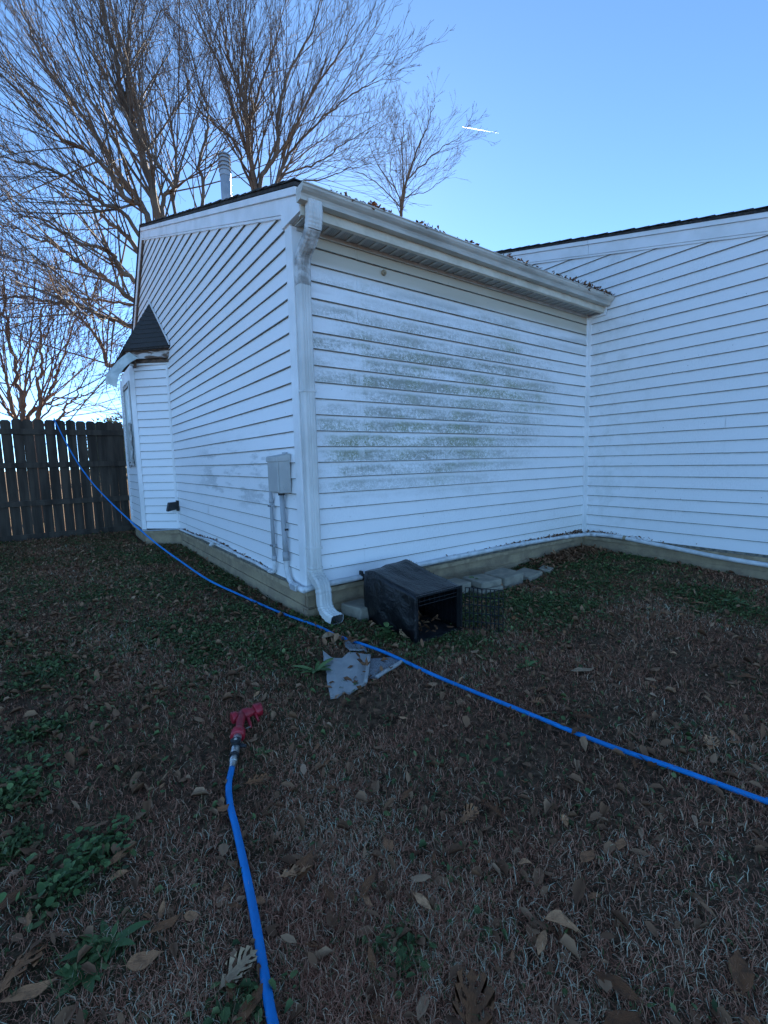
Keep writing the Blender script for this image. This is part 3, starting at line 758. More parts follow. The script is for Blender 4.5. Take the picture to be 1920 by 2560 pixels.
# faucet stub poking out under the siding, wasp nest stub on the eave wall
fp = hx(529, 1361, -.06)
MB().tube([(-.02, fp[1], fp[2]+.02), (-.06, fp[1]-.01, fp[2]+.005), (-.085, fp[1]-.02, fp[2]-.01)], [.02, .024, .016], 10).build('faucet_stub', MT['pvc'], house, flat=False)
wp = hy(960, 681, -.02)
MB().tube([(wp[0], -.014, wp[2]), (wp[0], -.030, wp[2]-.004)], [.022, .018], 12).tube([(wp[0], -.03, wp[2]-.004), (wp[0], -.036, wp[2]-.004)], [.008, .006], 8).build('mud_nest', MT['ledge'], house)

# ------------------------------------------------------------------ electrical disconnect box and conduits
eb = thing('utility_box', 'grey metal electrical box mounted on the gable wall near the downspout corner', 'utility box', (-.02, .30, .70))
bx0, bx1, by0, by1, bz0, bz1 = -.112, -.018, .165, .345, .695, .962
MB().box((bx0, by0, bz0), (bx1, by1, bz1)).build('case', MT['box'], eb, bevel=.006)
MB().box((bx0-.012, by0-.002, bz0+.01), (bx0-.0005, by1+.004, bz1-.028)).build('door', MT['box'], eb, bevel=.004)
MB().hexa([(bx0-.020, by0-.010, bz1-.034), (bx1, by0-.010, bz1-.030), (bx1, by1+.010, bz1-.030), (bx0-.020, by1+.010, bz1-.034),
           (bx0-.018, by0-.010, bz1+.004), (bx1, by0-.010, bz1+.024), (bx1, by1+.010, bz1+.024), (bx0-.018, by1+.010, bz1+.004)]).build('lid', MT['box'], eb, bevel=.004)
MB().tube([(-.055, by0+.001, bz0+.045), (-.055, by0-.003, bz0+.045)], [.026, .025], 20).tube([(-.055, by0-.003, bz0+.045), (-.055, by0-.0045, bz0+.045)], [.012, .011], 12).build('embossed_disc', MT['box'], eb)
MB().box((-.03, by0+.05, bz1+.024), (-.016, by1-.06, bz1+.036)).build('mounting_tab', MT['greypvc'], eb)
cd = thing('conduit', 'grey plastic conduit dropping from the electrical box into the white pipe by the bay side', 'conduit', (-.035, .53, .05))
P1 = [(-.036, .527, .72), (-.036, .529, .45), (-.036, .526, .13)]
MB().tube(P1, .0145, 12).build('pipe', MT['greypvc'], cd, flat=False)
MB().tube(catmull([(-.036, .526, .13), (-.036, .526, .075), (-.036, .545, .030), (-.036, .60, .014)], 6), .0150, 12).build('bend', MT['pvc'], cd, flat=False)
for z in (.62, .145): MB().tube([(-.036, .527, z-.02), (-.036, .527, z+.02)], .0185, 12).build('coupling', MT['greypvc'], cd, flat=False)
for z in (.575, .25):
    s_ = MB().box((-.0535, .503, z-.009), (-.017, .551, z+.009)).build('strap', MT['greypvc'], cd)
    for y in (.508, .546): MB().tube([(-.0535, y, z), (-.058, y, z)], .006, 8).build('screw', MT['rubber'], s_)
cd2 = thing('conduit', 'thicker grey conduit under the electrical box curving to a white elbow fitting at the corner', 'conduit', (-.035, .28, .02))
MB().tube([(-.040, .300, .70), (-.040, .290, .44), (-.040, .278, .19)], .0195, 12).build('pipe', MT['greypvc'], cd2, flat=False)
MB().tube([(-.040, .304, .700), (-.040, .303, .672)], .026, 12).build('locknut', MT['rubber'], cd2)
MB().tube([(-.040, .281, .235), (-.040, .277, .165)], .0245, 12).build('coupling', MT['greypvc'], cd2, flat=False)
MB().tube(catmull([(-.040, .277, .175), (-.040, .274, .10), (-.042, .235, .035), (-.048, .165, .004)], 7), .0195, 12).build('bend', MT['pvc'], cd2, flat=False)
fit = MB().box((-.075, .055, -.030), (-.030, .150, .022)).build('elbow_fitting', MT['pvc'], cd2, bevel=.010)
MB().box((-.081, .063, -.024), (-.0755, .142, .016)).build('cover_plate', MT['greypvc'], fit, bevel=.004)
MB().tube([(-.050, .17, .002), (-.050, .14, -.002)], .025, 12).build('hub', MT['pvc'], fit, flat=False)
MB().tube([(-.050, .06, -.004), (-.050, -.045, .0)], .0225, 12).build('hub', MT['pvc'], fit, flat=False)
MB().box((-.043, .262, .40), (-.017, .268, .415)).build('screw_ear', MT['rubber'], cd2)

# white pipe lines above the foundation
p1 = thing('water_pipe', 'white plastic pipe running along the foot of the gable wall to the bay', 'pipe', (-.035, 2.4, .02))
MB().tube(catmull([(-.036, .60, .014), (-.036, 1.0, .030), (-.036, 1.42, .030), (-.036, 1.9, .052), (-.038, 2.38, .058), (-.036, 2.9, .030), (-.036, 3.4, .020), (-.036, 4.08, .010)], 6), .0140, 10).build('pipe', MT['pvc'], p1, flat=False)
for y in (.64, 1.42, 2.0): MB().tube([(-.036, y-.025, .016+.012*(y > 1)+.02*(y > 1.8)), (-.036, y+.025, .016+.013*(y > 1)+.022*(y > 1.8))], .0185, 10).build('coupling', MT['pvc'], p1, flat=False)
MB().tube(catmull([(-.036, 4.08, .010), (-.08, 4.16, .0), (-.28, 4.35, -.012), (-.46, 4.56, -.018), (-.47, 5.0, -.015), (-.47, 5.6, .01)], 5), .010, 8).build('cable', MT['greypvc'], p1, flat=False)
p2 = thing('water_pipe', 'white plastic pipe running along the foot of the stained eave wall', 'pipe', (1.8, -.035, .01))
MB().tube(catmull([(-.048, -.045, .002), (.10, -.040, .012), (.45, -.036, .012), (1.3, -.036, .022), (2.0, -.036, .026), (2.6, -.036, .024), (3.3, -.036, .006), (L-.06, -.06, -.004)], 6), .0215, 12).build('pipe', MT['pvc'], p2, flat=False)
for x, z in ((2.45, .0245), (3.25, .006)): MB().tube([(x-.03, -.036, z), (x+.03, -.036, z)], .0240, 12).build('coupling', MT['pvc'], p2, flat=False)
st = hy(905, 1440, -.03)
MB().tube([(st[0]-.012, -.036, .0125), (st[0]+.012, -.036, .0125)], .0265, 12).box((st[0]-.02, -.060, .026), (st[0]-.006, -.02, .062)).build('clamp', MT['rubber'], p2)
p3 = thing('water_pipe', 'white plastic pipe sagging off the ledge along the wall of the main house', 'pipe', (L-.04, -1, -.03))
MB().tube(catmull([(L-.06, -.06, -.004), (L-.045, -.20, .012), (L-.04, -.45, .012), (L-.04, -.75, -.012), (L-.042, -1.06, -.038), (L-.044, -1.40, -.066), (L-.046, -1.75, -.080), (L-.05, -2.3, -.09), (L-.05, -3.3, -.085)], 6), .0225, 12).build('pipe', MT['pvc'], p3, flat=False)
MB().tube([(L-.05, -.13, .004), (L-.046, -.19, .011)], .025, 12).build('coupling', MT['pvc'], p3, flat=False)
MB().tube([(L-.04, -.50, .009), (L-.04, -.53, .0065)], .026, 12).build('clamp', MT['ledge'], p3)

# ------------------------------------------------------------------ fence
FY = 6.45
fence = thing('wooden_fence', 'weathered grey dog-eared board fence with daylight through its gaps', 'fence', (-2.5, FY, GB))
rr_ = random.Random(12)
x = -6.6
while x < -.03:
    w = .138+rr_.uniform(-.004, .004); g = rr_.choice([.002, .003, .004, .008, .003]); 
    if x+w > -.004: w = -.006-x
    if w < .05: break
    zt = 1.725+rr_.uniform(-.012, .012); c = .03; y0, y1 = FY, FY+.017
    lean = rr_.uniform(-.004, .004); pol = [(x, GB-.02), (x+w, GB-.02), (x+w+lean, zt-c), (x+w-c+lean, zt), (x+c+lean, zt), (x+lean, zt-c)]
    MB().add([(a, y0, b) for a, b in pol]+[(a, y1, b) for a, b in pol], [(0, 1, 2, 3, 4, 5), (11, 10, 9, 8, 7, 6)]+[(i, i+6, (i+1) % 6+6, (i+1) % 6) for i in range(6)]).build('picket', MT['fence'], fence)
    x += w+g
for z in (1.53, .99, .37):
    MB().box((-6.6, FY-.042, z-.045), (-.01, FY-.002, z+.045)).build('rail', MT['fence'], fence, bevel=.003)
MB().box((-6.6, FY-.026, GB-.05), (-.01, FY-.002, GB+.10)).build('kickboard', MT['fence'], fence)
for xp in (-5.1, -2.68, -.28):
    MB().box((xp-.045, FY+.02, GB-.1), (xp+.045, FY+.11, 1.66)).build('post', MT['fence'], fence)

# ------------------------------------------------------------------ hoses
h1 = thing('garden_hose', 'bright blue hose slung from the fence top and stretched taut across the lawn', 'hose', (0, 0, GB))
gpts = []
for u, v in [(1960, 2018), (1920, 2003), (1700, 1925), (1500, 1855), (1300, 1775), (1100, 1690), (960, 1630), (845, 1590), (800, 1567), (700, 1531), (600, 1490)]:
    q = ground_px(u, v, .020); gpts.append(q)
q0 = gpts[0]+(gpts[0]-gpts[1])*14; gpts = [np.array([q0[0], q0[1], float(gz(q0[0], q0[1]))+.016])]+gpts
G0 = gpts[-1]; Ftop = np.array(hy(137, 1051, FY)); Ftop[2] += .012
pl = np.array([Ftop[1]-G0[1], -(Ftop[0]-G0[0]), 0]); pl /= np.linalg.norm(pl)
def plane_px(u, v):
    d = ray(u, v); t_ = ((G0-CAM)@pl)/(d@pl); return CAM+d*t_
air = [plane_px(u, v) for u, v in [(520, 1449), (450, 1402), (390, 1358), (330, 1306), (280, 1259), (230, 1206), (190, 1150), (160, 1097)]]
hp = gpts+air+[Ftop+np.array([0, -.03, -.012]), Ftop+np.array([-.004, .01, .012]), Ftop+np.array([-.01, .05, -.02]), Ftop+np.array([-.02, .07, -.3]), Ftop+np.array([-.02, .08, -1.2])]
hr = random.Random(9)
hp = [q if 0 < i < len(gpts) and False else q+np.array([hr.gauss(0, .004), hr.gauss(0, .004), hr.gauss(0, .0025)])*(i < len(gpts)) for i, q in enumerate(hp)]
MB().tube(catmull(hp, 7), .0092, 12).build('tube', MT['hose'], h1, flat=False)
h2 = thing('garden_hose', 'blue hose end lying on dead grass, coupled to a red spray gun', 'hose', (-1.05, -1.6, GB))
pts = [ground_px(u, v, .018) for u, v in [(580, 1920), (572, 1960), (575, 2010), (590, 2070), (608, 2150), (626, 2235), (640, 2310), (655, 2400), (668, 2480), (683, 2560)]]
for d in ((-.02, -.15), (-.03, -.35), (-.1, -.6)):
    q = pts[-1]+np.array([d[0], d[1], 0]); pts.append(np.array([q[0], q[1], float(gz(q[0], q[1]))+.018]))
MB().tube(catmull(pts, 7), .0110, 14).build('tube', MT['hose'], h2, flat=False)
a = pts[0]; b = ground_px(594, 1842, .040); ax = (b-a); LN = np.linalg.norm(ax); ax /= LN
def along(t): return a+ax*LN*t
prof = [(0, .012), (.16, .0135), (.17, .016), (.24, .016), (.25, .0125), (.40, .0125), (.41, .0175), (.60, .0175), (.62, .014), (.78, .014), (.80, .017), (1.02, .017)]
MB().tube([along(t) for t, r in prof], [r for t, r in prof], 14).build('metal_coupling', MT['chrome'], h2)
MB().tube([along(.335), along(.385)], .0185, 14).build('washer', MT['rubber'], h2)
side = np.cross(ax, [0, 0, 1]); vb = along(.70)
kn = MB().tube([vb+np.array([0, 0, .008]), vb+np.array([0, 0, .026])]+[vb+np.array([0, 0, .027])], [.017, .020, .017], 12).build('valve_knob', MT['rubber'], h2)
MB().tube([vb+np.array([0, 0, .0265]), vb+np.array([0, 0, .031])], [.007, .006], 8).build('screw', MT['chrome'], kn)
MB().tube([vb+side*.012, vb+side*.040-ax*.01], [.010, .006], 8).build('valve_lever', MT['rubber'], h2)

# spray gun
gun = thing('spray_gun', 'red plastic spray gun with trigger lying on the dead grass', 'spray gun', (-.87, -1.1, GB))
def gp(x, y, up): return ground_px(540+.09944*x, 1740+.09944*y, up)
zc = .045
A_, B_ = gp(400, 560, zc), gp(1130, 320, zc); bd = (B_-A_)/np.linalg.norm(B_-A_)
BL = np.linalg.norm(B_-A_)
def onb(t): return A_+bd*BL*t
rs = [(.0, .021), (.165, .023), (.166, .017), (.26, .017), (.40, .026), (.52, .025), (.66, .018), (.72, .017), (.76, .018)]
MB().tube([onb(t) for t, r in rs], [r for t, r in rs], 14).build('barrel', MT['red2'], gun, flat=False)
MB().tube([onb(.745), onb(.76), onb(.99), onb(1.0)], [.024, .029, .0295, .027], 18).build('nozzle_cap', MT['red'], gun, flat=False)
MB().tube([onb(-.01), onb(0), onb(.15), onb(.16)], [.022, .0245, .0245, .022], 16).build('end_cap', MT['red'], gun, flat=False)
hb, ht = b, onb(.33); hd = hb-ht
MB().tube([ht, ht+hd*.35, ht+hd*.7, ht+hd*.82], [.022, .0175, .0160, .0175], 12).build('grip', MT['red2'], gun, flat=False)
MB().tube([ht+hd*.74, ht+hd*.77, ht+hd*.98, ht+hd*1.0], [.024, .0285, .0300, .027], 18).build('base_cap', MT['red'], gun, flat=False)
tr0, tr1, tr2 = onb(.52)+np.array([0, 0, -.004]), gp(810, 570, .040), gp(880, 790, .018)
MB().tube([tr0, tr1, tr1*.5+tr2*.5, tr2], [.007, .0078, .0072, .0060], 8).build('trigger', MT['red'], gun, flat=False)
MB().tube([onb(.70), gp(1010, 480, .040), gp(1070, 640, .020)], [.006, .006, .005], 8).build('trigger_guard', MT['red'], gun, flat=False)
MB().tube([ht+hd*.72+side*.012, gp(760, 810, .030), tr2+np.array([0, 0, .004])], .0016, 6).build('wire_clip', MT['chrome'], gun)

# ------------------------------------------------------------------ wire crate under a black cover
cr = thing('wire_crate', 'small black wire pet crate under a black tarp cover with its door open', 'pet crate', (.5, -.57, GB))
X0, X1, Y0, Y1 = .312, .690, -.872, -.300
ZF, ZB, Z0 = .072, .158, GB-.005
def ctop(u, v):                                       # u front->back, v left->right
    x = X0+(X1-X0)*v; y = Y0+(Y1-Y0)*u
    z = ZF+(ZB-ZF)*u-.012*math.sin(u*math.pi)*math.sin(v*math.pi)+.009*(.3+u)*float(wav(x*2.0+3, y*.8, 9))+.004*float(wav(y+x, x*2, 19))
    z -= .03*max(0, u-.86)/.14*(1-v)
    return (x+.008*math.sin(u*9), y, z)
cv = MB()
cv.grid(ctop, 18, 12)
def cleft(u, v):
    tx, ty, tz = ctop(u, 0); k = v
    bulge = .018*math.sin(k*math.pi)*(.4+.6*u)
    return (tx-.004-bulge+.012*math.sin(u*11+k*4)*k, ty-.012*k*(1-u), tz+(Z0-tz)*k)
cv.grid(lambda u, v: cleft(u, v), 18, 12)
cv.grid(lambda u, v: (ctop(u, 1)[0]+.004+.01*math.sin(v*3), ctop(u, 1)[1], ctop(u, 1)[2]+(Z0-ctop(u, 1)[2])*v), 12, 8)
cv.grid(lambda u, v: (ctop(1, u)[0], ctop(1, u)[1]+.01+.02*math.sin(v*3), ctop(1, u)[2]+(Z0-ctop(1, u)[2])*v), 8, 8)
co = cv.build('tarp_cover', MT['tarp'], cr, flat=False, solid=.003)
def wires(lst, r=.0022): 
    m = MB()
    for a, b in lst: m.tube([a, b], r, 5)
    return m
fr = [((X0, Y0-.006, Z0), (X0, Y0-.006, ZF)), ((X1, Y0-.006, Z0), (X1, Y0-.006, ZF)), ((X0, Y0-.006, ZF-.006), (X1, Y0-.006, ZF-.006)), ((X0, Y0-.006, GB+.01), (X1, Y0-.006, GB+.01))]
wires(fr, .005).build('door_frame', MT['wire'], cr)
MB().box((X0-.012, Y0-.012, Z0), (X0+.002, Y0-.009, ZF+.004)).box((X1-.006, Y0-.010, Z0), (X1+.012, Y0-.007, ZF+.004)).box((X0-.010, Y0-.0125, ZF-.002), (X1+.010, Y0-.004, ZF+.006)).build('cover_hem', MT['tarp'], cr)
for z in (ZF-.035, ZF-.06): wires([((X0+.01, Y0-.006, z), (X1-.04, Y0-.006, z))]).build('wire', MT['wire'], cr)
for k in range(9):
    x = X0+.02+.042*k; wires([((x, Y0-.004, ZF-.06), (x, Y0-.004, ZF-.004))], .0015).build('wire', MT['wire'], cr)
for k in range(3):
    x = X1-.03+.010*k; wires([((x, Y0-.005, Z0), (x, Y0-.005, ZF))], .0022).build('wire', MT['wire'], cr)
for k in range(12):
    y = Y0+.03+k*.045; wires([((X1-.006, y, Z0), (X1-.006, y, ZF+.004+.1*(k/12)))], .0016).build('wire', MT['wire'], cr)
for k in range(5): wires([((X1-.006, Y0, GB+.03+.055*k), (X1-.006, Y1, GB+.03+.06*k))], .0016).build('wire', MT['wire'], cr)
MB().box((X0+.01, Y0+.01, GB+.004), (X1-.01, Y1-.02, GB+.014)).build('tray', MT['rubber'], cr)
# open door standing to the right
D0 = np.array([X1+.045, Y0-.005, 0]); D1 = np.array([.868, -1.087, 0]); dz0, dz1 = GB+.002, .056
door = wires([((D0[0], D0[1], dz0), (D0[0], D0[1], dz1)), ((D1[0], D1[1], dz0), (D1[0], D1[1], dz1)), ((D0[0], D0[1], dz1), (D1[0], D1[1], dz1)), ((D0[0], D0[1], dz0+.01), (D1[0], D1[1], dz0+.01))], .0030).build('door', MT['wire'], cr)
for k in range(1, 9):
    q = D0+(D1-D0)*k/9; wires([((q[0], q[1], dz0), (q[0], q[1], dz1))], .0042).build('wire', MT['wire'], door)
for k in range(1, 5):
    z = dz0+(dz1-dz0)*k/5; wires([((D0[0], D0[1], z), (D1[0], D1[1], z))], .0038).build('wire', MT['wire'], door)
for k in (.30, .55):
    z = dz0+(dz1-dz0)*k; q = D0+(D1-D0)*.72; e = D0+(D1-D0)*.88
    wires([((q[0], q[1], z), (e[0], e[1], z)), ((q[0], q[1], z+.05), (e[0], e[1], z+.05)), ((q[0], q[1], z), (q[0], q[1], z+.05)), ((e[0], e[1], z), (e[0], e[1], z+.05))], .0028).build('latch', MT['wire'], door)

# ------------------------------------------------------------------ concrete pavers by the foundation
def paver(cx, cy, z1, lx, ly, h, rot, tilt, label):
    m = MB(); r = random.Random(int(cx*1000)); hx_, hy_ = lx/2, ly/2
    m.box((-hx_, -hy_, -h), (hx_, hy_, 0)); m.v = [tuple(c+r.uniform(-.005, .005) for c in q) for q in m.v]
    o = m.build('paver', MT['paver'], loc=None, bevel=.010)
    o.location = (cx, cy, z1); o.rotation_euler = (tilt[0], tilt[1], rot)
    o.location.z -= .012; tag(o, label, 'paver', 'concrete pavers along the eave wall')
paver(.335, -.20, -.125, .20, .24, .14, .1, (0, .03), 'grey concrete paver by the foundation, behind the crate on its downspout side')
paver(1.275, -.235, -.118, .20, .20, .12, .0, (.02, 0), 'grey concrete paver touching the crate on its open-door side')
paver(1.52, -.32, -.108, .25, .24, .055, -.05, (.02, .02), 'upper concrete paver of the stacked pair beside the foundation')
paver(1.50, -.335, -.170, .27, .26, .09, -.1, (.0, .0), 'lower concrete paver of the stacked pair beside the foundation')
paver(1.82, -.31, -.112, .27, .24, .11, .03, (.02, -.01), 'long concrete paver beyond the stacked pair, flush with its neighbour')
paver(2.14, -.32, -.160, .24, .20, .09, .12, (.06, -.04), 'sunken tilted concrete paver at the end of the paver row')
paver(2.47, -.31, -.172, .16, .12, .06, .3, (.05, .02), 'small half-buried concrete chunk past the end of the paver row')

# ------------------------------------------------------------------ torn grey mat pieces
def matpiece(poly_px, name, mat, label, lift, th=.012, rim=None):
    pts = [ground_px(780+.31344*x, 1380+.31344*y, .012) for x, y in poly_px]; r = random.Random(5)
    # refine + roughen the outline
    out = []
    n = len(pts)
    for i in range(n):
        a, b = pts[i], pts[(i+1) % n]; k = max(1, int(np.linalg.norm(b-a)/.02))
        for j in range(k):
            q = a+(b-a)*j/k+np.array([r.uniform(-.0015, .0015), r.uniform(-.0015, .0015), 0])
            q[2] = float(gz(q[0], q[1]))+.012+lift(q); out.append(q)
    c = np.mean(out, 0); c[2] = float(gz(c[0], c[1]))+.016
    n = len(out); mid = [c+(q-c)*.55+np.array([0, 0, .003]) for q in out]
    for q in mid: q[2] = float(gz(q[0], q[1]))+.020
    V = [tuple(q) for q in out]+[tuple(q) for q in mid]+[tuple(c)]+[(q[0], q[1], q[2]-th) for q in out]
    Fc = [(i, (i+1) % n, n+(i+1) % n, n+i) for i in range(n)]+[(n+i, n+(i+1) % n, 2*n) for i in range(n)]+[((i+1) % n, i, 2*n+1+i, 2*n+1+(i+1) % n) for i in range(n)]
    if np.cross(np.array(V[Fc[0][1]])-np.array(V[Fc[0][0]]), np.array(V[Fc[0][3]])-np.array(V[Fc[0][0]]))[2] < 0: Fc = [f[::-1] for f in Fc]
    o = thing(name, label, 'mat', (c[0], c[1], float(gz(c[0], c[1]))), 'torn mat pieces by the downspout')
    MB().add(V, Fc).build('sheet', mat, o)
    if rim:
        rp = [ground_px(780+.31344*x, 1380+.31344*y, .018) for x, y in rim]
        MB().tube(catmull(rp, 5), .011, 8).build('rim', MT['mat'], o, flat=False)
    return o
matpiece([(88, 800), (120, 825), (180, 845), (240, 845), (290, 800), (350, 800), (460, 820), (455, 930), (430, 1045), (380, 1065), (300, 1120), (255, 1110), (200, 1150), (150, 1155), (115, 1010), (120, 960), (95, 880)], 'torn_mat', MT['mat'],
         'pale grey torn mat with a raised rim lying flat near the downspout', lambda q: .010 if q[1] > -.70 else 0, .014, [(455, 825), (440, 940), (425, 1040)])
matpiece([(470, 850), (560, 845), (640, 835), (725, 868), (660, 915), (590, 950), (515, 1000), (440, 985)], 'torn_mat', MT['matdark'],
         'speckled dark grey mat scrap with a pale edge under the blue hose', lambda q: .0, .012, [(725, 868), (650, 915), (580, 955), (515, 1000)])
matpiece([(262, 735), (330, 730), (420, 735), (440, 790), (380, 800), (300, 795), (270, 770)], 'torn_mat', MT['matdark'],
         'small curled speckled mat scrap tucked behind the pale torn mat', lambda q: .02 if q[0] < -.02 else 0)

# ------------------------------------------------------------------ contrail
c0, c1 = far(1155, 317, 6000), far(1252, 334, 6000)
n = 14; P = [c0+(c1-c0)*i/n for i in range(n+1)]
rad = [2]+[4.5*(1-i/n)**.7+.6 for i in range(1, n+1)]
t = NT('contrail_ice'); t.t.nodes.remove(t.b)
vsn = t.n('VolumeScatter'); vsn.inputs['Color'].default_value = (1, 1, 1, 1); vsn.inputs['Density'].default_value = .05; vsn.inputs['Anisotropy'].default_value = .6
t.t.links.new(vsn.outputs[0], t.t.nodes['Material Output'].inputs['Volume'])
tag(MB().tube(P, rad, 8).build('contrail', t.m, loc=tuple(c0), flat=False), 'short white contrail streak high in the blue sky', 'contrail')

# ------------------------------------------------------------------ bare trees
class Segs:
    def __init__(s): s.a = []; s.b = []; s.ra = []; s.rb = []
    def add(s, a, b, ra, rb): s.a.append(a); s.b.append(b); s.ra.append(ra); s.rb.append(rb)
    def mesh(s, n):
        A, B = np.array(s.a), np.array(s.b); ra, rb = np.array(s.ra)[:, None], np.array(s.rb)[:, None]
        T = B-A; T /= np.linalg.norm(T, axis=1, keepdims=True)+1e-9
        ref = np.where(np.abs(T[:, 2:3]) < .9, np.array([[0, 0, 1.]]), np.array([[1., 0, 0]]))
        U = np.cross(T, ref); U /= np.linalg.norm(U, axis=1, keepdims=True)+1e-9; Vv = np.cross(T, U)
        ring = []
        for P_, r_ in ((A, ra), (B+T*.15*rb, rb)):
            for k in range(n):
                w = 2*math.pi*k/n; ring.append(P_+r_*(math.cos(w)*U+math.sin(w)*Vv))
        V = np.stack(ring, 1).reshape(-1, 3); m_ = len(A); base_ = (np.arange(m_)*2*n)[:, None]
        Fq = np.concatenate([base_+np.array([[k, (k+1) % n, n+(k+1) % n, n+k]]) for k in range(n)])
        return V, Fq
def grow(sg, tips, r, p, d, ln, rad, lev, maxlev, up, spread, dens):
    nseg = 5 if lev < 2 else (4 if lev < 3 else 3)
    st = ln/nseg; px, py, pz = p; dx, dy, dz = d; r0 = rad
    pts = []
    for i in range(nseg):
        j = .05+.035*lev
        dx += r.gauss(0, j)*.55; dy += r.gauss(0, j)*.55; dz += r.gauss(0, j)*.45+up
        k = 1/math.sqrt(dx*dx+dy*dy+dz*dz); dx *= k; dy *= k; dz *= k
        qx, qy, qz = px+dx*st, py+dy*st, pz+dz*st
        r1 = max(rad*(1-(i+1)/nseg*.70), .0034)
        sg.add((px, py, pz), (qx, qy, qz), r0, r1)
        pts.append(((qx, qy, qz), (dx, dy, dz), r1)); px, py, pz, r0 = qx, qy, qz, r1
    if lev >= maxlev:
        tips.append((px, py, pz)); return
    nch = max(2, int(dens[min(lev, len(dens)-1)]*(.8+.4*r.random())))
    for c in range(nch):
        t = .15+.85*(c+r.random())/nch
        i = min(int(t*nseg), nseg-1); (q, dd, rr) = pts[i]
        child(sg, tips, r, q, dd, ln*(.62-.30*t)*r.uniform(.75, 1.2), rr*.62, lev+1, maxlev, up, spread, dens)
def child(sg, tips, r, q, dd, ln, rad, lev, maxlev, up, spread, dens):
    a = np.array(dd); rnd = np.array([r.gauss(0, 1), r.gauss(0, 1), r.gauss(0, 1)]); rnd -= a*(rnd@a); rnd /= np.linalg.norm(rnd)+1e-9
    an = R(r.uniform(*spread)); nd = a*math.cos(an)+rnd*math.sin(an); nd[2] += up*1.5; nd /= np.linalg.norm(nd)
    grow(sg, tips, r, q, tuple(nd), ln, max(rad, .0048), lev, maxlev, up, spread, dens)
def tree(name, label, trunk_px, limbs, D, trunk_r, seed, maxlev=4, dens=(7, 6, 5), up=.035, spread=(18, 42), mat='bark', tipleaf=0, ch0=14, lscale=1.0, fill=0, group='bare trees behind the house'):
    r = random.Random(seed)
    base = np.array(far(trunk_px[0], trunk_px[1], D)); base_g = np.array([base[0], base[1], float(gz(base[0], base[1]))])
    root = thing(name, label, 'tree', tuple(base_g), group)
    tb = MB(); tp = [base_g+np.array([0, 0, -.1]), base_g+(base-base_g)*.5+np.array([.08, -.05, 0]), base]
    tb.tube(catmull(tp, 5), list(np.linspace(trunk_r*1.35, trunk_r, 11)), 12, cap=False)
    sg = Segs(); tips = []
    for li, (pxs, r0, dd) in enumerate(limbs):
        n = len(pxs); P_ = [base] if pxs[0] != 'free' else []
        start = 0
        for i, (u, v) in enumerate(pxs):
            dist = D+dd*(i+1)/n; P_.append(far(u, v, dist))
        C = catmull(P_, 6); m_ = len(C)
        C = [q+np.array([r.gauss(0, .02), r.gauss(0, .02), r.gauss(0, .02)])*min(1, i/4) for i, q in enumerate(C)]
        r0 *= .70; rads = [max(r0*(1-.85*i/(m_-1)), .006) for i in range(m_)]
        tb.tube(C, rads, 8, cap=False)
        ln = sum(np.linalg.norm(C[i+1]-C[i]) for i in range(m_-1))
        nch = int(ch0*max(.6, ln/5))
        for c in range(nch):
            t_ = .12+.88*(c+r.random())/nch; i = min(int(t_*(m_-1)), m_-2)
            dq = C[i+1]-C[i]; dq = dq/np.linalg.norm(dq)
            child(sg, tips, r, tuple(C[i]), tuple(dq), lscale*(1.0+.85*(1-t_)*2)*r.uniform(.6, 1.2), rads[i]*.5, 1, maxlev, up, spread, dens)
    tb.build('trunk', MT[mat], root, flat=False)
    V, Fq = sg.mesh(3); 
    np_obj('crown', V, Fq, MT[mat], parent=root)
    if tipleaf:
        tp = np.array(tips); tp = tp[RNG.random(len(tp)) < tipleaf]; n = len(tp)
        a = RNG.normal(0, 1, (n, 3)); a /= np.linalg.norm(a, axis=1, keepdims=True); b = RNG.normal(0, 1, (n, 3)); b -= a*(a*b).sum(1, keepdims=True); b /= np.linalg.norm(b, axis=1, keepdims=True)
        s_ = RNG.uniform(.012, .030, (n, 1)); c_ = tp
        V = np.stack([c_, c_+a*s_+b*s_*.5, c_+a*2*s_, c_+a*s_-b*s_*.5], 1).reshape(-1, 3)
        np_obj('withered_leaves', V, np.arange(4*n).reshape(-1, 4), MT['litter'], np.repeat(RNG.uniform(.2, .9, n), 4), root)
    return len(sg.a)
z1 = lambda pts: [(x/1.3825, y/1.3825) for x, y in pts]
zb = lambda pts: [(x*.28934, 500+y*.28934) for x, y in pts]
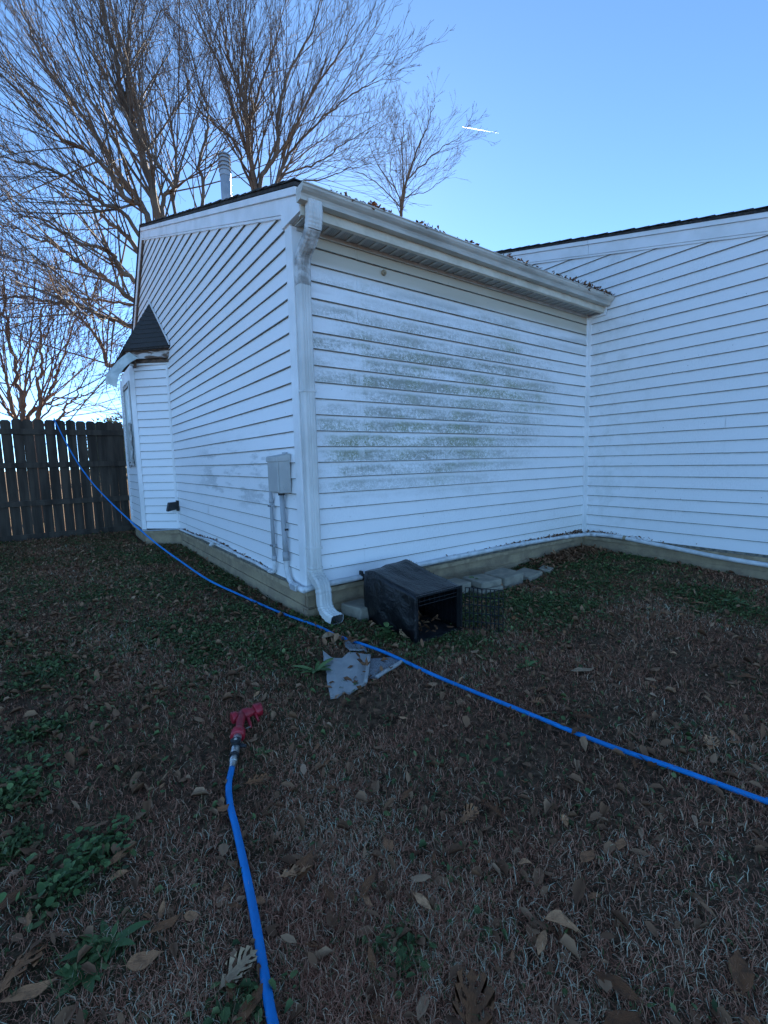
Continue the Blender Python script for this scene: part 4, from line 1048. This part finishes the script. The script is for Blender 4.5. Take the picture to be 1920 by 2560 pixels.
T1 = [
 (z1([(520, 640), (470, 480), (440, 380), (400, 200), (360, 70), (335, -120)]), .15, .5),
 (z1([(500, 740), (440, 690), (370, 590), (300, 520), (200, 470), (60, 310), (-80, 200)]), .12, -1.5),
 (z1([(505, 740), (420, 620), (330, 460), (220, 320), (120, 150), (60, -20)]), .11, 1.2),
 (z1([(545, 700), (520, 560), (455, 300), (440, 170), (470, 0), (480, -100)]), .09, 2.0),
 (z1([(560, 720), (600, 660), (560, 590), (500, 500), (400, 330), (300, 130), (240, -40)]), .085, -1.0),
 (z1([(600, 700), (612, 620), (600, 480), (560, 330), (500, 200), (560, 30)]), .07, 1.8),
 (z1([(460, 780), (340, 690), (200, 600), (80, 560), (-60, 540)]), .085, -2.4),
 (zb([(1180, 420), (1060, 290), (930, 180), (800, 70), (560, -40), (300, -200)]), .10, 1.0),
 (zb([(1180, 720), (1050, 600), (980, 470), (880, 410), (700, 380), (430, 200), (100, 120)]), .10, -1.2),
 (zb([(1170, 880), (1050, 790), (900, 670), (750, 580), (620, 500), (500, 400), (330, 340), (150, 260), (-100, 170)]), .105, -.6),
 (zb([(1160, 1090), (1000, 1040), (850, 1000), (680, 910), (480, 890), (300, 850), (130, 830), (-60, 890)]), .10, -2.0),
 (zb([(1165, 915), (960, 880), (700, 850), (520, 800), (300, 700), (60, 600)]), .055, 1.5),
 (zb([(980, 1430), (900, 1300), (760, 1080), (560, 900), (420, 640), (200, 420)]), .085, 1.6),
 (z1([(700, 700), (690, 560), (720, 420), (690, 300), (640, 120), (600, -60)]), .075, 2.2),
]
T2 = [
 (z1([(870, 580), (855, 440), (840, 330), (790, 200), (770, 100), (745, -60)]), .13, 0.6),
 (z1([(900, 620), (960, 520), (960, 400), (1000, 250), (1080, 100), (1120, -60)]), .11, -1.0),
 (z1([(965, 610), (1000, 480), (1090, 300), (1170, 190), (1230, 60)]), .09, 1.0),
 (z1([(870, 560), (810, 400), (770, 250), (700, 100), (640, -40)]), .09, -1.0),
 (z1([(860, 470), (900, 300), (950, 150), (990, -20)]), .085, 1.5),
 (z1([(985, 560), (1080, 440), (1200, 340), (1310, 280)]), .065, -1.4),
 (z1([(970, 620), (1100, 560), (1200, 490), (1320, 420)]), .055, 1.2),
 (z1([(975, 640), (1100, 620), (1190, 590), (1290, 560)]), .045, -.8),
 (z1([(850, 600), (800, 480), (690, 380), (640, 250), (600, 120)]), .07, 1.4),
 (z1([(860, 520), (840, 300), (840, 130), (860, -60)]), .085, -1.6),
]
T3 = [
 (z1([(1400, 650), (1440, 520), (1480, 430), (1500, 360)]), .085, .5),
 (z1([(1400, 640), (1470, 560), (1540, 500), (1600, 480)]), .06, -.8),
 (z1([(1395, 660), (1390, 520), (1395, 440), (1400, 380)]), .055, .8),
 (z1([(1395, 690), (1480, 660), (1560, 600)]), .045, 1.0),
 (z1([(1385, 700), (1350, 600), (1345, 500)]), .05, -1),
 (z1([(1382, 715), (1310, 640), (1250, 600), (1200, 580)]), .045, .6),
 (z1([(1385, 690), (1300, 560), (1270, 470)]), .045, -.6),
]
reg2 = lambda pts: [(x*.28934, 950+y*.28934) for x, y in pts]
T4 = [
 (reg2([(190, 310), (160, 60), (130, -150), (60, -420), (40, -700), (60, -1000)]), .085, .4),
 (reg2([(330, 300), (350, 50), (370, -200), (350, -500), (400, -800)]), .075, -.6),
 (reg2([(250, 290), (380, 200), (460, 40), (540, -180), (640, -480), (760, -700)]), .07, .8),
 (reg2([(120, 300), (60, 30), (20, -200), (-60, -500)]), .07, -.9),
 (reg2([(100, 310), (20, 180), (-60, 20), (-200, -200)]), .05, .8),
 (reg2([(500, 340), (560, 240), (640, 150), (760, -60), (860, -300)]), .05, -.6),
 (reg2([(430, 190), (640, 150), (780, 120), (960, 60)]), .035, -1.0),
 (reg2([(480, 210), (700, 205), (900, 240), (1060, 275)]), .03, 1.0),
 (reg2([(200, 280), (250, 50), (330, -300), (470, -560)]), .05, 1.2),
]
nT = 0
nT += tree('bare_tree', 'big bare tree with many spreading limbs behind the gable roof', (455, 800), T1, 14.0, .30, 21, 4, (7, 4, 3), .030, (12, 36), 'bark', .12, 19, 1.7)
nT += tree('bare_tree', 'tall bare upright tree rising behind the flue and gutter end', (655, 560), T2, 15.5, .22, 22, 4, (7, 4, 3), .045, (12, 34), 'bark', .04, 20, 1.35)
nT += tree('bare_tree', 'smaller bare tree standing alone right of the upright tree, beyond the roof edge', (1000, 560), T3, 20.0, .14, 23, 4, (6, 4, 3), .03, (14, 36), 'bark', 0, 13, 1.0)
nT += tree('bare_tree', 'reddish multi-stemmed bare tree just behind the board fence', (75, 1075), T4, 12.5, .12, 24, 4, (6, 4, 4), .03, (16, 42), 'bark_red', .7, 17, 1.2)
print('tree segments', nT)

# distant scrub showing over the fence
def scrub(u, v, D, w, h, label, seed):
    r = np.random.default_rng(seed); c = np.array(far(u, v, D)); g0 = float(gz(c[0], c[1])); root = thing('evergreen_shrub', label, 'shrub', (c[0], c[1], g0))
    top = c[2]; n = 3500
    MB().tube([(c[0], c[1], g0-.1), (c[0], c[1], top-.2)], [.12, .05], 8).build('trunk', MT['bark'], root)
    p = r.normal(0, 1, (n, 3)); p /= np.linalg.norm(p, axis=1, keepdims=True); p *= r.uniform(.3, 1, (n, 1))**.5
    lump = 1+.25*np.sin(p[:, :1]*7+p[:, 1:2]*5)
    p = p*lump*np.array([[w, w, (top-g0)*.5]])+np.array([[c[0], c[1], (top+g0)/2]])
    a = r.normal(0, 1, (n, 3)); b = r.normal(0, 1, (n, 3)); s_ = .10
    V = np.stack([p-a*s_, p+b*s_, p+a*s_], 1).reshape(-1, 3)
    np_obj('crown', V, np.arange(3*n).reshape(-1, 3), MT['weed'], np.repeat(r.uniform(0, .7, n), 3), root)
scrub(262, 1052, 40, 1.3, 3, 'dark evergreen shrub far behind the board fence', 1)
scrub(287, 1046, 48, 1.2, 3, 'taller thin evergreen shrub far behind the fence near the bay', 2)

# ------------------------------------------------------------------ lawn cover
def yard(x, y):
    """1 where there is open lawn"""
    ok = ((x < -.03) | (y < -.03)) & (x < L-.06) & (y < FY-.02)
    bay = (x > -BD-.04) & (y > BY0+(-x)-.06) & (y < BY3)
    crate = (x > X0-.03) & (x < X1+.02) & (y > Y0-.02) & (y < .0)
    return ok & ~bay & ~crate
greens = [(100, 1830, .14), (235, 2150, .10), (150, 2230, .09), (30, 2000, .12), (240, 2400, .07), (30, 2120, .09), (640, 2470, .10), (1000, 2400, .08), (770, 1480, .35), (1180, 1600, .25), (1780, 1490, .45), (1850, 1530, .4), (480, 1650, .3), (250, 1500, .5), (380, 1400, .5), (60, 1700, .3), (560, 1560, .3), (650, 1500, .3)]
GP = [(*ground_px(u, v)[:2], s_) for u, v, s_ in greens]
def green(x, y):
    g = np.maximum(.75*smooth(-1.15, -.25, x), .42*smooth(-3.2, -.9, x))*(x < .1)*smooth(-1.3, -.4, y)
    g = np.maximum(g, .85*smooth(-1.75, -.7, y)*(x > -.2)*smooth(-.2, .4, x))
    for a, b, s_ in GP: g = np.maximum(g, .95*np.exp(-((x-a)**2+(y-b)**2)/(2*(s_*.6)**2)))
    g = np.maximum(g, .35*smooth(.5, 2.0, y))
    g = np.maximum(g, .07)
    return np.clip(g*(.62+.55*wav(x*1.0, y, 4.2)+.35*wav(y, x, 11)), 0, 1)
def scatter(n, dens, pw=1.35):
    """random lawn points; dens(x, y, dist) in 0..1 thins them, pw sets how much denser close by"""
    out = []
    while sum(len(o) for o in out) < n:
        m_ = 200000
        r_ = .35+9.6*RNG.random(m_)**pw; th = YAW+RNG.uniform(-R(58), R(58), m_)
        x = CAM[0]+r_*np.cos(th); y = CAM[1]+r_*np.sin(th)
        k = yard(x, y) & (RNG.random(m_) < dens(x, y, r_)); out.append(np.stack([x[k], y[k]], 1))
    return np.concatenate(out)[:n]
MATC = [np.mean([ground_px(780+.31344*x, 1380+.31344*y)[:2] for x, y in P_], 0) for P_ in ([(100, 900), (420, 900), (280, 1050)], [(480, 900), (620, 880)])]
def offmat(x, y): return ~(((x-MATC[0][0])**2+(y-MATC[0][1])**2 < .17**2) | ((x-MATC[1][0])**2+(y-MATC[1][1])**2 < .10**2))
def blades(name, n, dens, lo, hi, wlo, whi, mat, label, cat, flat_=.5, rfun=None):
    P_ = scatter(n, dens); x, y = P_[:, 0], P_[:, 1]; n = len(x); z = gz(x, y)-.004
    dist = np.hypot(x-CAM[0], y-CAM[1])
    ln = RNG.uniform(lo, hi, n); w = RNG.uniform(wlo, whi, n)*(.7+.28*dist)
    az = RNG.uniform(0, 2*math.pi, n); t0 = RNG.uniform(.2, 1.15, n)*flat_*1.6; t1 = t0+RNG.uniform(-.2, 1.2, n)
    dx, dy = np.cos(az), np.sin(az); curl = RNG.normal(0, .7, n); dx2, dy2 = np.cos(az+curl), np.sin(az+curl)
    b = np.stack([x, y, z], 1); sd = np.stack([-dy, dx, 0*x], 1)*(w/2)[:, None]
    m1 = b+np.stack([dx*np.sin(t0), dy*np.sin(t0), np.cos(t0)], 1)*(ln*.55)[:, None]
    tp = m1+np.stack([dx2*np.sin(t1), dy2*np.sin(t1), np.cos(t1)], 1)*(ln*.5)[:, None]
    tp[:, 2] = np.maximum(tp[:, 2], z+.003)
    V = np.stack([b-sd, b+sd, m1+sd*.8, m1-sd*.8, tp], 1).reshape(-1, 3); i = (np.arange(n)*5)[:, None]
    F_ = np.concatenate([i+np.array([[0, 1, 2]]), i+np.array([[0, 2, 3]]), i+np.array([[3, 2, 4]])])
    rv = RNG.beta(1.6, 2.0, n) if rfun is None else rfun(x, y, n)
    o = np_obj(name, V, F_, mat, np.repeat(rv, 5)); tag(o, label, cat, kind='stuff'); return o
patch = lambda x, y: np.clip(.55+.5*wav(x, y, 2.6)+.3*wav(y, x, 7), .12, 1)
blades('dormant_grass', 340000, lambda x, y, r_: patch(x, y)*(1-.7*green(x, y))*offmat(x, y), .012, .046, .0010, .0021, MT['straw'], 'dry dormant tan grass covering the lawn', 'grass', .75,
       lambda x, y, n: np.clip(RNG.beta(1.0, 1.25, n)+.24*wav(x, y, 3.1), 0, 1))
blades('green_grass', 36000, lambda x, y, r_: green(x, y)*offmat(x, y), .02, .06, .0012, .0026, MT['weed'], 'thin green grass mixed into the lawn weeds', 'grass', .6)
# broad little weed leaves and dead leaf pieces: two folded halves each
def leafquads(b, ln, w, az, el, curl, droop):
    n = len(ln); d = np.stack([np.cos(az)*np.cos(el), np.sin(az)*np.cos(el), np.sin(el)], 1)
    sd = np.stack([-np.sin(az), np.cos(az), RNG.normal(0, .25, n)], 1); up = np.array([[0, 0, 1.]])
    c = lambda v: v[:, None]
    L1 = b+d*c(ln*.30)+sd*c(w*.40)+up*c(curl*w); L2 = b+d*c(ln*.68)+sd*c(w*.42)+up*c(curl*w-droop*ln*.4)
    R1 = b+d*c(ln*.28)-sd*c(w*.42)+up*c(curl*w); R2 = b+d*c(ln*.70)-sd*c(w*.38)+up*c(curl*w-droop*ln*.4)
    T = b+d*c(ln)-up*c(droop*ln)
    V = np.stack([b, L1, L2, T, R2, R1], 1).reshape(-1, 3); i = (np.arange(n)*6)[:, None]
    return V, np.concatenate([i+np.array([[0, 3, 2, 1]]), i+np.array([[0, 5, 4, 3]])])
def weedleaves(name, n, dens, lo, hi, asp, mat, label, cat, rfun=None, lift=.02, pw=.8):
    P_ = scatter(n, dens, pw); x, y = P_[:, 0], P_[:, 1]; n = len(x); z = gz(x, y)+RNG.uniform(.002, lift, n)
    ln = lo+(hi-lo)*RNG.random(n)**1.9; w = ln*RNG.uniform(*asp, n)
    V, F_ = leafquads(np.stack([x, y, z], 1), ln, w, RNG.uniform(0, 6.283, n), RNG.uniform(-.2, .8, n), RNG.uniform(-.3, .7, n), RNG.uniform(-.1, .6, n))
    rv = RNG.random(n) if rfun is None else rfun(x, y, n)
    o = np_obj(name, V, F_, mat, np.repeat(rv, 6)); tag(o, label, cat, kind='stuff'); return o
weedleaves('lawn_weeds', 64000, lambda x, y, r_: green(x, y)**1.7*offmat(x, y), .010, .034, (.35, .8), MT['weed'], 'low green broadleaf weeds spreading over the lawn', 'weeds')
weedleaves('leaf_litter', 19000, lambda x, y, r_: (.25+.6*patch(x, y))*np.where(y > -.6, 1, .5)*offmat(x, y), .010, .068, (.25, .65), MT['litter'], 'scattered small brown dead leaves and fragments on the lawn', 'leaf litter', lambda x, y, n: RNG.beta(1.5, 1.9, n), .022, .62)
# drift of leaves in the inner corner and beside the pavers
def drift(n, fn, lo, hi, name, label):
    P_ = np.array([fn() for _ in range(n)]); ln = RNG.uniform(lo, hi, n); w = ln*RNG.uniform(.3, .6, n)
    V, F_ = leafquads(P_, ln, w, RNG.uniform(0, 6.283, n), RNG.uniform(-.4, .9, n), RNG.uniform(-.3, .6, n), RNG.uniform(-.2, .5, n))
    o = np_obj(name, V, F_, MT['litter'], np.repeat(RNG.beta(1.2, 2.4, n), 6)); tag(o, label, 'leaf litter', kind='stuff')
def f_corner():
    a = abs(RNG.normal(0, .38)); b = abs(RNG.normal(0, .16)); x = L-.06-a*1.6; y = -.05-b
    return x, y, float(gz(x, y))+RNG.uniform(0, .03)
drift(1500, f_corner, .03, .07, 'corner_leaf_drift', 'brown leaves drifted into the inner wall corner')
def f_mat():
    q = ground_px(*( (930+RNG.normal(0, 28), 1690+RNG.normal(0, 14)) if RNG.random() < .5 else (850+RNG.normal(0, 28), 1612+RNG.normal(0, 10)))); return q[0], q[1], float(gz(q[0], q[1]))+RNG.uniform(.004, .03)
drift(60, f_mat, .03, .08, 'mat_leaf_drift', 'brown leaves gathered around the torn grey mats')
def f_gut():
    if RNG.random() < .62: x = L-.03-abs(RNG.normal(0, .55))
    else: x = RNG.choice([.25, .42, .55, .95, 1.05, 1.45, 1.9, 2.1])+RNG.normal(0, .05)
    x = min(max(x, .0), L-.03)
    return x, RNG.uniform(-.295, -.22), 2.628+RNG.uniform(-.015, .030)
drift(1300, f_gut, .018, .052, 'gutter_leaf_debris', 'dry brown leaves clogging the gutter along the wing eave')
def f_ledge():
    k = RNG.random()
    if k < .55: x = min(abs(RNG.normal(0, 1.0)), 2.6); return L-.07-x, -.022, .018+RNG.uniform(0, .03)
    if k < .72: return L-.022, -.06-abs(RNG.normal(0, .35)), .018+RNG.uniform(-.012, .025)
    y = RNG.uniform(.7, 3.9); return -.022, y, .02+.036*math.exp(-((y-2.2)/.7)**2)+RNG.uniform(0, .02)
drift(1000, f_ledge, .014, .04, 'ledge_leaf_debris', 'crumbled dark leaves caught behind the white pipe along the siding')
def f_crate():
    x = RNG.uniform(X0+.04, X1-.04); y = RNG.uniform(Y0+.02, Y1-.1); return x, y, GB+.016+RNG.uniform(0, .05)
drift(45, f_crate, .03, .07, 'crate_leaf_drift', 'dead leaves blown inside the wire crate')

# single fallen leaves
def leafmesh(kind, seed):
    r = random.Random(seed*7+len(kind)); m = MB(); a = r.uniform(-.3, .7); b = r.uniform(-.5, .4); tw = r.uniform(-.5, .5)
    def P3(x, y): return (x, y*math.cos(min(abs(a), 1)*.5), b*(x*x-.12)+.9*a*abs(y)+tw*y*x*1.5+.02*math.sin(9*x+seed)+.015*math.sin(23*y+5*x))
    if kind == 'oak':
        T_ = [-.5, -.36, -.22, -.08, .06, .18, .30, .42]; Wd = [.012, .05, .085, .095, .09, .085, .06, .04]
        vs = [P3(x, s_*w) for x, w in zip(T_, Wd) for s_ in (-1, 0, 1)]; n = len(T_)-1
        m.add(vs, [f for i in range(n) for f in ((i*3, i*3+1, i*3+4, i*3+3), (i*3+1, i*3+2, i*3+5, i*3+4))])
        for s_ in (-1, 1):
            for x, ln_, fw_ in ((-.30, .20, .04), (-.10, .34, .12), (.12, .38, .17), (.28, .26, .16)):
                ln_ *= r.uniform(.8, 1.15); w = .062; ln_ *= .85; x += r.uniform(-.02, .02)
                q = [P3(x-w, s_*.045), P3(x+w, s_*.045), P3(x+w*.7+fw_*.5, s_*ln_*.55), P3(x-w*.5+fw_*.45, s_*ln_*.60), P3(x+fw_*1.25, s_*ln_), P3(x+fw_*.1-.02, s_*ln_*.95), P3(x+fw_*1.1+.09, s_*ln_*.66)]
                m.add(q, [(0, 1, 2, 3), (3, 2, 4), (3, 5, 4), (2, 6, 4)])
        m.add([P3(.42, -.03), P3(.42, .03), P3(.50, -.07), P3(.52, .08), P3(.62, .0), P3(.56, -.16), P3(.57, .17)], [(0, 1, 3, 2), (2, 3, 4), (0, 2, 5), (1, 6, 3)])
    else:
        W_ = [.0, .13, .20, .235, .24, .20, .13, .055, .0] if kind == 'ovate' else [.0, .06, .11, .14, .145, .125, .085, .04, .0]
        n = len(W_)-1; vs = []
        for i, w in enumerate(W_):
            x = i/n-.5
            for s_ in (-1, 0, 1): vs.append(P3(x, s_*w*(1+r.uniform(-.14, .14))))
        m.add(vs, [f for i in range(n) for f in ((i*3, i*3+1, i*3+4, i*3+3), (i*3+1, i*3+2, i*3+5, i*3+4))])
    z_ = P3(-.5, 0)[2]
    m.tube([(-.5, 0, z_), (-.60, .01, z_+.02), (-.68, .03, z_+.015)], [.011, .008, .006], 4)
    return m.mesh('leaf_'+kind, MT['leaf'], flat=False)
LM = {k: [leafmesh(k, s_) for s_ in range(1, 6)] for k in ('ovate', 'long', 'oak')}
def leaf(x, y, size, kind, rz, label, group, tilt=(.0, .0), up=.012, mat=None):
    me = LM[kind][random.randrange(5)]
    if mat: me = me.copy(); me.materials.clear(); me.materials.append(mat)
    o = bpy.data.objects.new('fallen_leaf', me); COL.objects.link(o)
    o.location = (x, y, float(gz(x, y))+up+.05*size); o.scale = (size,)*3
    o.rotation_euler = (tilt[0], tilt[1], rz); tag(o, label, 'leaf', group); return o
GRP = {'ovate': ('dry brown oval leaf lying on the dead grass', 'oval fallen leaves on the lawn'),
       'long': ('dry narrow pointed brown leaf lying on the lawn', 'narrow fallen leaves on the lawn'),
       'oak': ('dry lobed oak leaf lying on the lawn', 'lobed oak leaves on the lawn')}
big_scale = .85
big = [(763, 2172, .12, 'ovate', 1.2), (735, 2192, .10, 'oak', .3), (822, 2240, .10, 'long', 2.0), (920, 2222, .11, 'long', 1.1), (1052, 2258, .09, 'long', 2.3), (1168, 2050, .09, 'oak', .6), (1232, 2030, .10, 'oak', 2.1), (1018, 1990, .09, 'long', .9),
       (1412, 2325, .11, 'ovate', -.4), (1355, 2362, .09, 'long', 1.0), (1338, 1760, .09, 'oak', .2), (1462, 1795, .09, 'oak', 2.6), (1745, 1512, .17, 'long', -.15), (1708, 1500, .12, 'long', -.5), (1775, 1868, .10, 'oak', .9), (1863, 1700, .11, 'ovate', 2.2),
       (970, 2120, .08, 'ovate', 1.9), (40, 2440, .13, 'oak', 1.4), (75, 2490, .12, 'long', .5), (365, 2410, .10, 'ovate', .2), (1470, 2150, .09, 'ovate', .7), (1680, 1590, .09, 'oak', .1), (1180, 2560, .16, 'oak', 1.4), (630, 2520, .12, 'long', 1.1),
       (1545, 2480, .13, 'long', -.7), (300, 2150, .10, 'long', 1.0), (90, 1990, .09, 'ovate', 2.0), (640, 1960, .09, 'oak', .5), (415, 2320, .10, 'long', .8), (1050, 1545, .0, 'oak', 0), (1560, 2570, .12, 'ovate', .3), (1850, 2440, .12, 'ovate', 1.0), (20, 2260, .14, 'long', .9)]
cnt = 0
for u, v, s_, k, rz in big:
    if s_ == 0: continue
    q = ground_px(u, v, .01); leaf(q[0], q[1], s_*big_scale, k, rz+YAW-1.57, *GRP[k], tilt=(random.uniform(-.25, .25), random.uniform(-.2, .2)), up=.018); cnt += 1
P_ = scatter(235, lambda x, y, r_: np.where(r_ < 4.2, 1.0, .25)*(.6+.4*patch(x, y)), .75)
for x, y in P_:
    k = random.choice(['ovate', 'ovate', 'ovate', 'long', 'long', 'long', 'long', 'oak'])
    leaf(x, y, random.uniform(.03, .064), k, random.uniform(0, 6.28), *GRP[k], tilt=(random.gauss(0, .3), random.gauss(0, .3)), up=.014)
# leaves with a look or place of their own
q = ground_px(1262+195, 1678, .01); leaf(q[0], q[1], .15, 'long', .15+YAW-1.57, 'long pale grey leaf lying beyond the blue hose before the inner corner', None, up=.015, mat=MT['tanleaf'])
q = ground_px(588, 2425, .03); o = leaf(q[0], q[1], .09, 'oak', .75+YAW-1.57, 'large tan spiky oak leaf draped against the blue hose end', None, tilt=(.1, -.25), up=.02, mat=MT['tanleaf'])
q = ground_px(575, 2022, .02); leaf(q[0]-.02, q[1], .06, 'ovate', .6, 'small rusty leaf resting on the bend of the blue hose', None, tilt=(.2, .3), up=.030)
q = ground_px(1012, 1598, .03); o = leaf(q[0], q[1], .13, 'oak', 1.9+YAW-1.57, 'tan oak leaf leaning upright against the black tarp of the crate', None, tilt=(.9, .2), up=.045, mat=MT['tanleaf'])
q = ground_px(376, 1410, .01); leaf(q[0], q[1], .07, 'ovate', .3, 'bright yellow leaf on the lawn near the fence', None, up=.012, mat=MT['yellow'])
q = ground_px(832, 1598, .01); leaf(q[0], q[1], .16, 'ovate', .2+YAW-1.57, 'wide tan leaf beside the downspout outlet', None, up=.016, mat=MT['tanleaf'])

# broadleaf rosettes
def rosette(u, v, n, ln, asp, label, seed, stem=0):
    r = random.Random(seed); q = ground_px(u, v, 0); root = thing('weed_plant', label, 'weed', (q[0], q[1], float(gz(q[0], q[1]))-.005))
    for k in range(n):
        az = k*2.4+r.uniform(-.3, .3); l_ = ln*r.uniform(.6, 1.1); el = r.uniform(.25, .8); V = []; N = 6
        for i in range(N+1):
            t_ = i/N; w = l_*asp*math.sin(math.pi*min(1, .12+.88*t_))**.8*(1 if t_ < 1 else 0); d_ = l_*t_; zz = math.sin(el)*d_-.55*l_*t_*t_*math.sin(el)+.004
            for s_ in (-1, 0, 1): V.append((q[0]+math.cos(az)*d_*math.cos(el*.6)-math.sin(az)*s_*w/2, q[1]+math.sin(az)*d_*math.cos(el*.6)+math.cos(az)*s_*w/2, root.location[2]+zz+abs(s_)*w*.12+stem*(k/n)))
        F_ = [f for i in range(N) for f in ((i*3, i*3+1, i*3+4, i*3+3), (i*3+1, i*3+2, i*3+5, i*3+4))]
        np_obj('leaf', V, F_, MT['plant'], np.full(len(V), r.random()), root, True)
def clover(u, v, n, rad, label, seed):
    r = np.random.default_rng(seed); q = ground_px(u, v, 0); root = thing('clover_clump', label, 'weed', (q[0], q[1], float(gz(q[0], q[1]))-.005))
    for k in range(n):
        a, d_ = r.uniform(0, 6.28), rad*abs(r.normal(0, .5)); x, y = q[0]+math.cos(a)*d_, q[1]+math.sin(a)*d_*.8; h = r.uniform(.012, .045); s_ = r.uniform(.005, .011)
        g0 = float(gz(x, y)); V = [(x, y, g0+h)]; tx, ty = r.normal(0, .3, 2)
        for j in range(9):
            w = 6.283*j/9; rr = s_*(1+.12*math.cos(3*w)); V.append((x+rr*math.cos(w), y+rr*math.sin(w), g0+h+rr*(tx*math.cos(w)+ty*math.sin(w))+.004))
        np_obj('leaf', V, [(0, j+1, (j+1) % 9+1) for j in range(9)], MT['plant'], np.full(10, r.random()), root, True)
rosette(272, 2368, 8, .10, .24, 'broadleaf weed rosette with upright paddle leaves near the hose end', 1)
rosette(215, 2440, 6, .075, .34, 'flat round-leaved weed beside the paddle-leaved rosette', 2)
clover(255, 2125, 90, .17, 'dense clump of round clover-like leaves in the dead grass', 3)
clover(170, 2215, 60, .13, 'lower clump of round clover-like leaves next to the dense clump', 4)
rosette(790, 1680, 11, .14, .22, 'narrow-leaved weed rosette beside the pale torn mat', 5)
rosette(870, 1720, 7, .07, .3, 'small weed growing over the tip of the pale torn mat', 6)
rosette(968, 1595, 12, .07, .6, 'leafy sprig growing against the tarp side of the crate', 7, .08)
rosette(1182, 1478, 12, .06, .7, 'leafy sprig climbing between the pavers and the crate door', 8, .12)
rosette(655, 1885, 7, .05, .35, 'tiny green sprout in dead grass by the hose valve', 9)
rosette(1840, 1510, 10, .12, .25, 'bright green weed tuft growing near the wall of the main house', 10)
rosette(1545, 1375, 10, .10, .3, 'green weed growing against the foundation near the inner corner', 11, .05)
clover(60, 1960, 80, .17, 'patch of round clover leaves by dead leaves at the lawn edge', 12)
rosette(1320, 1665, 6, .07, .35, 'small green sprout beside the blue hose', 13)

print('objects', len(bpy.data.objects), 'tris', sum(len(m.polygons) for m in bpy.data.meshes))
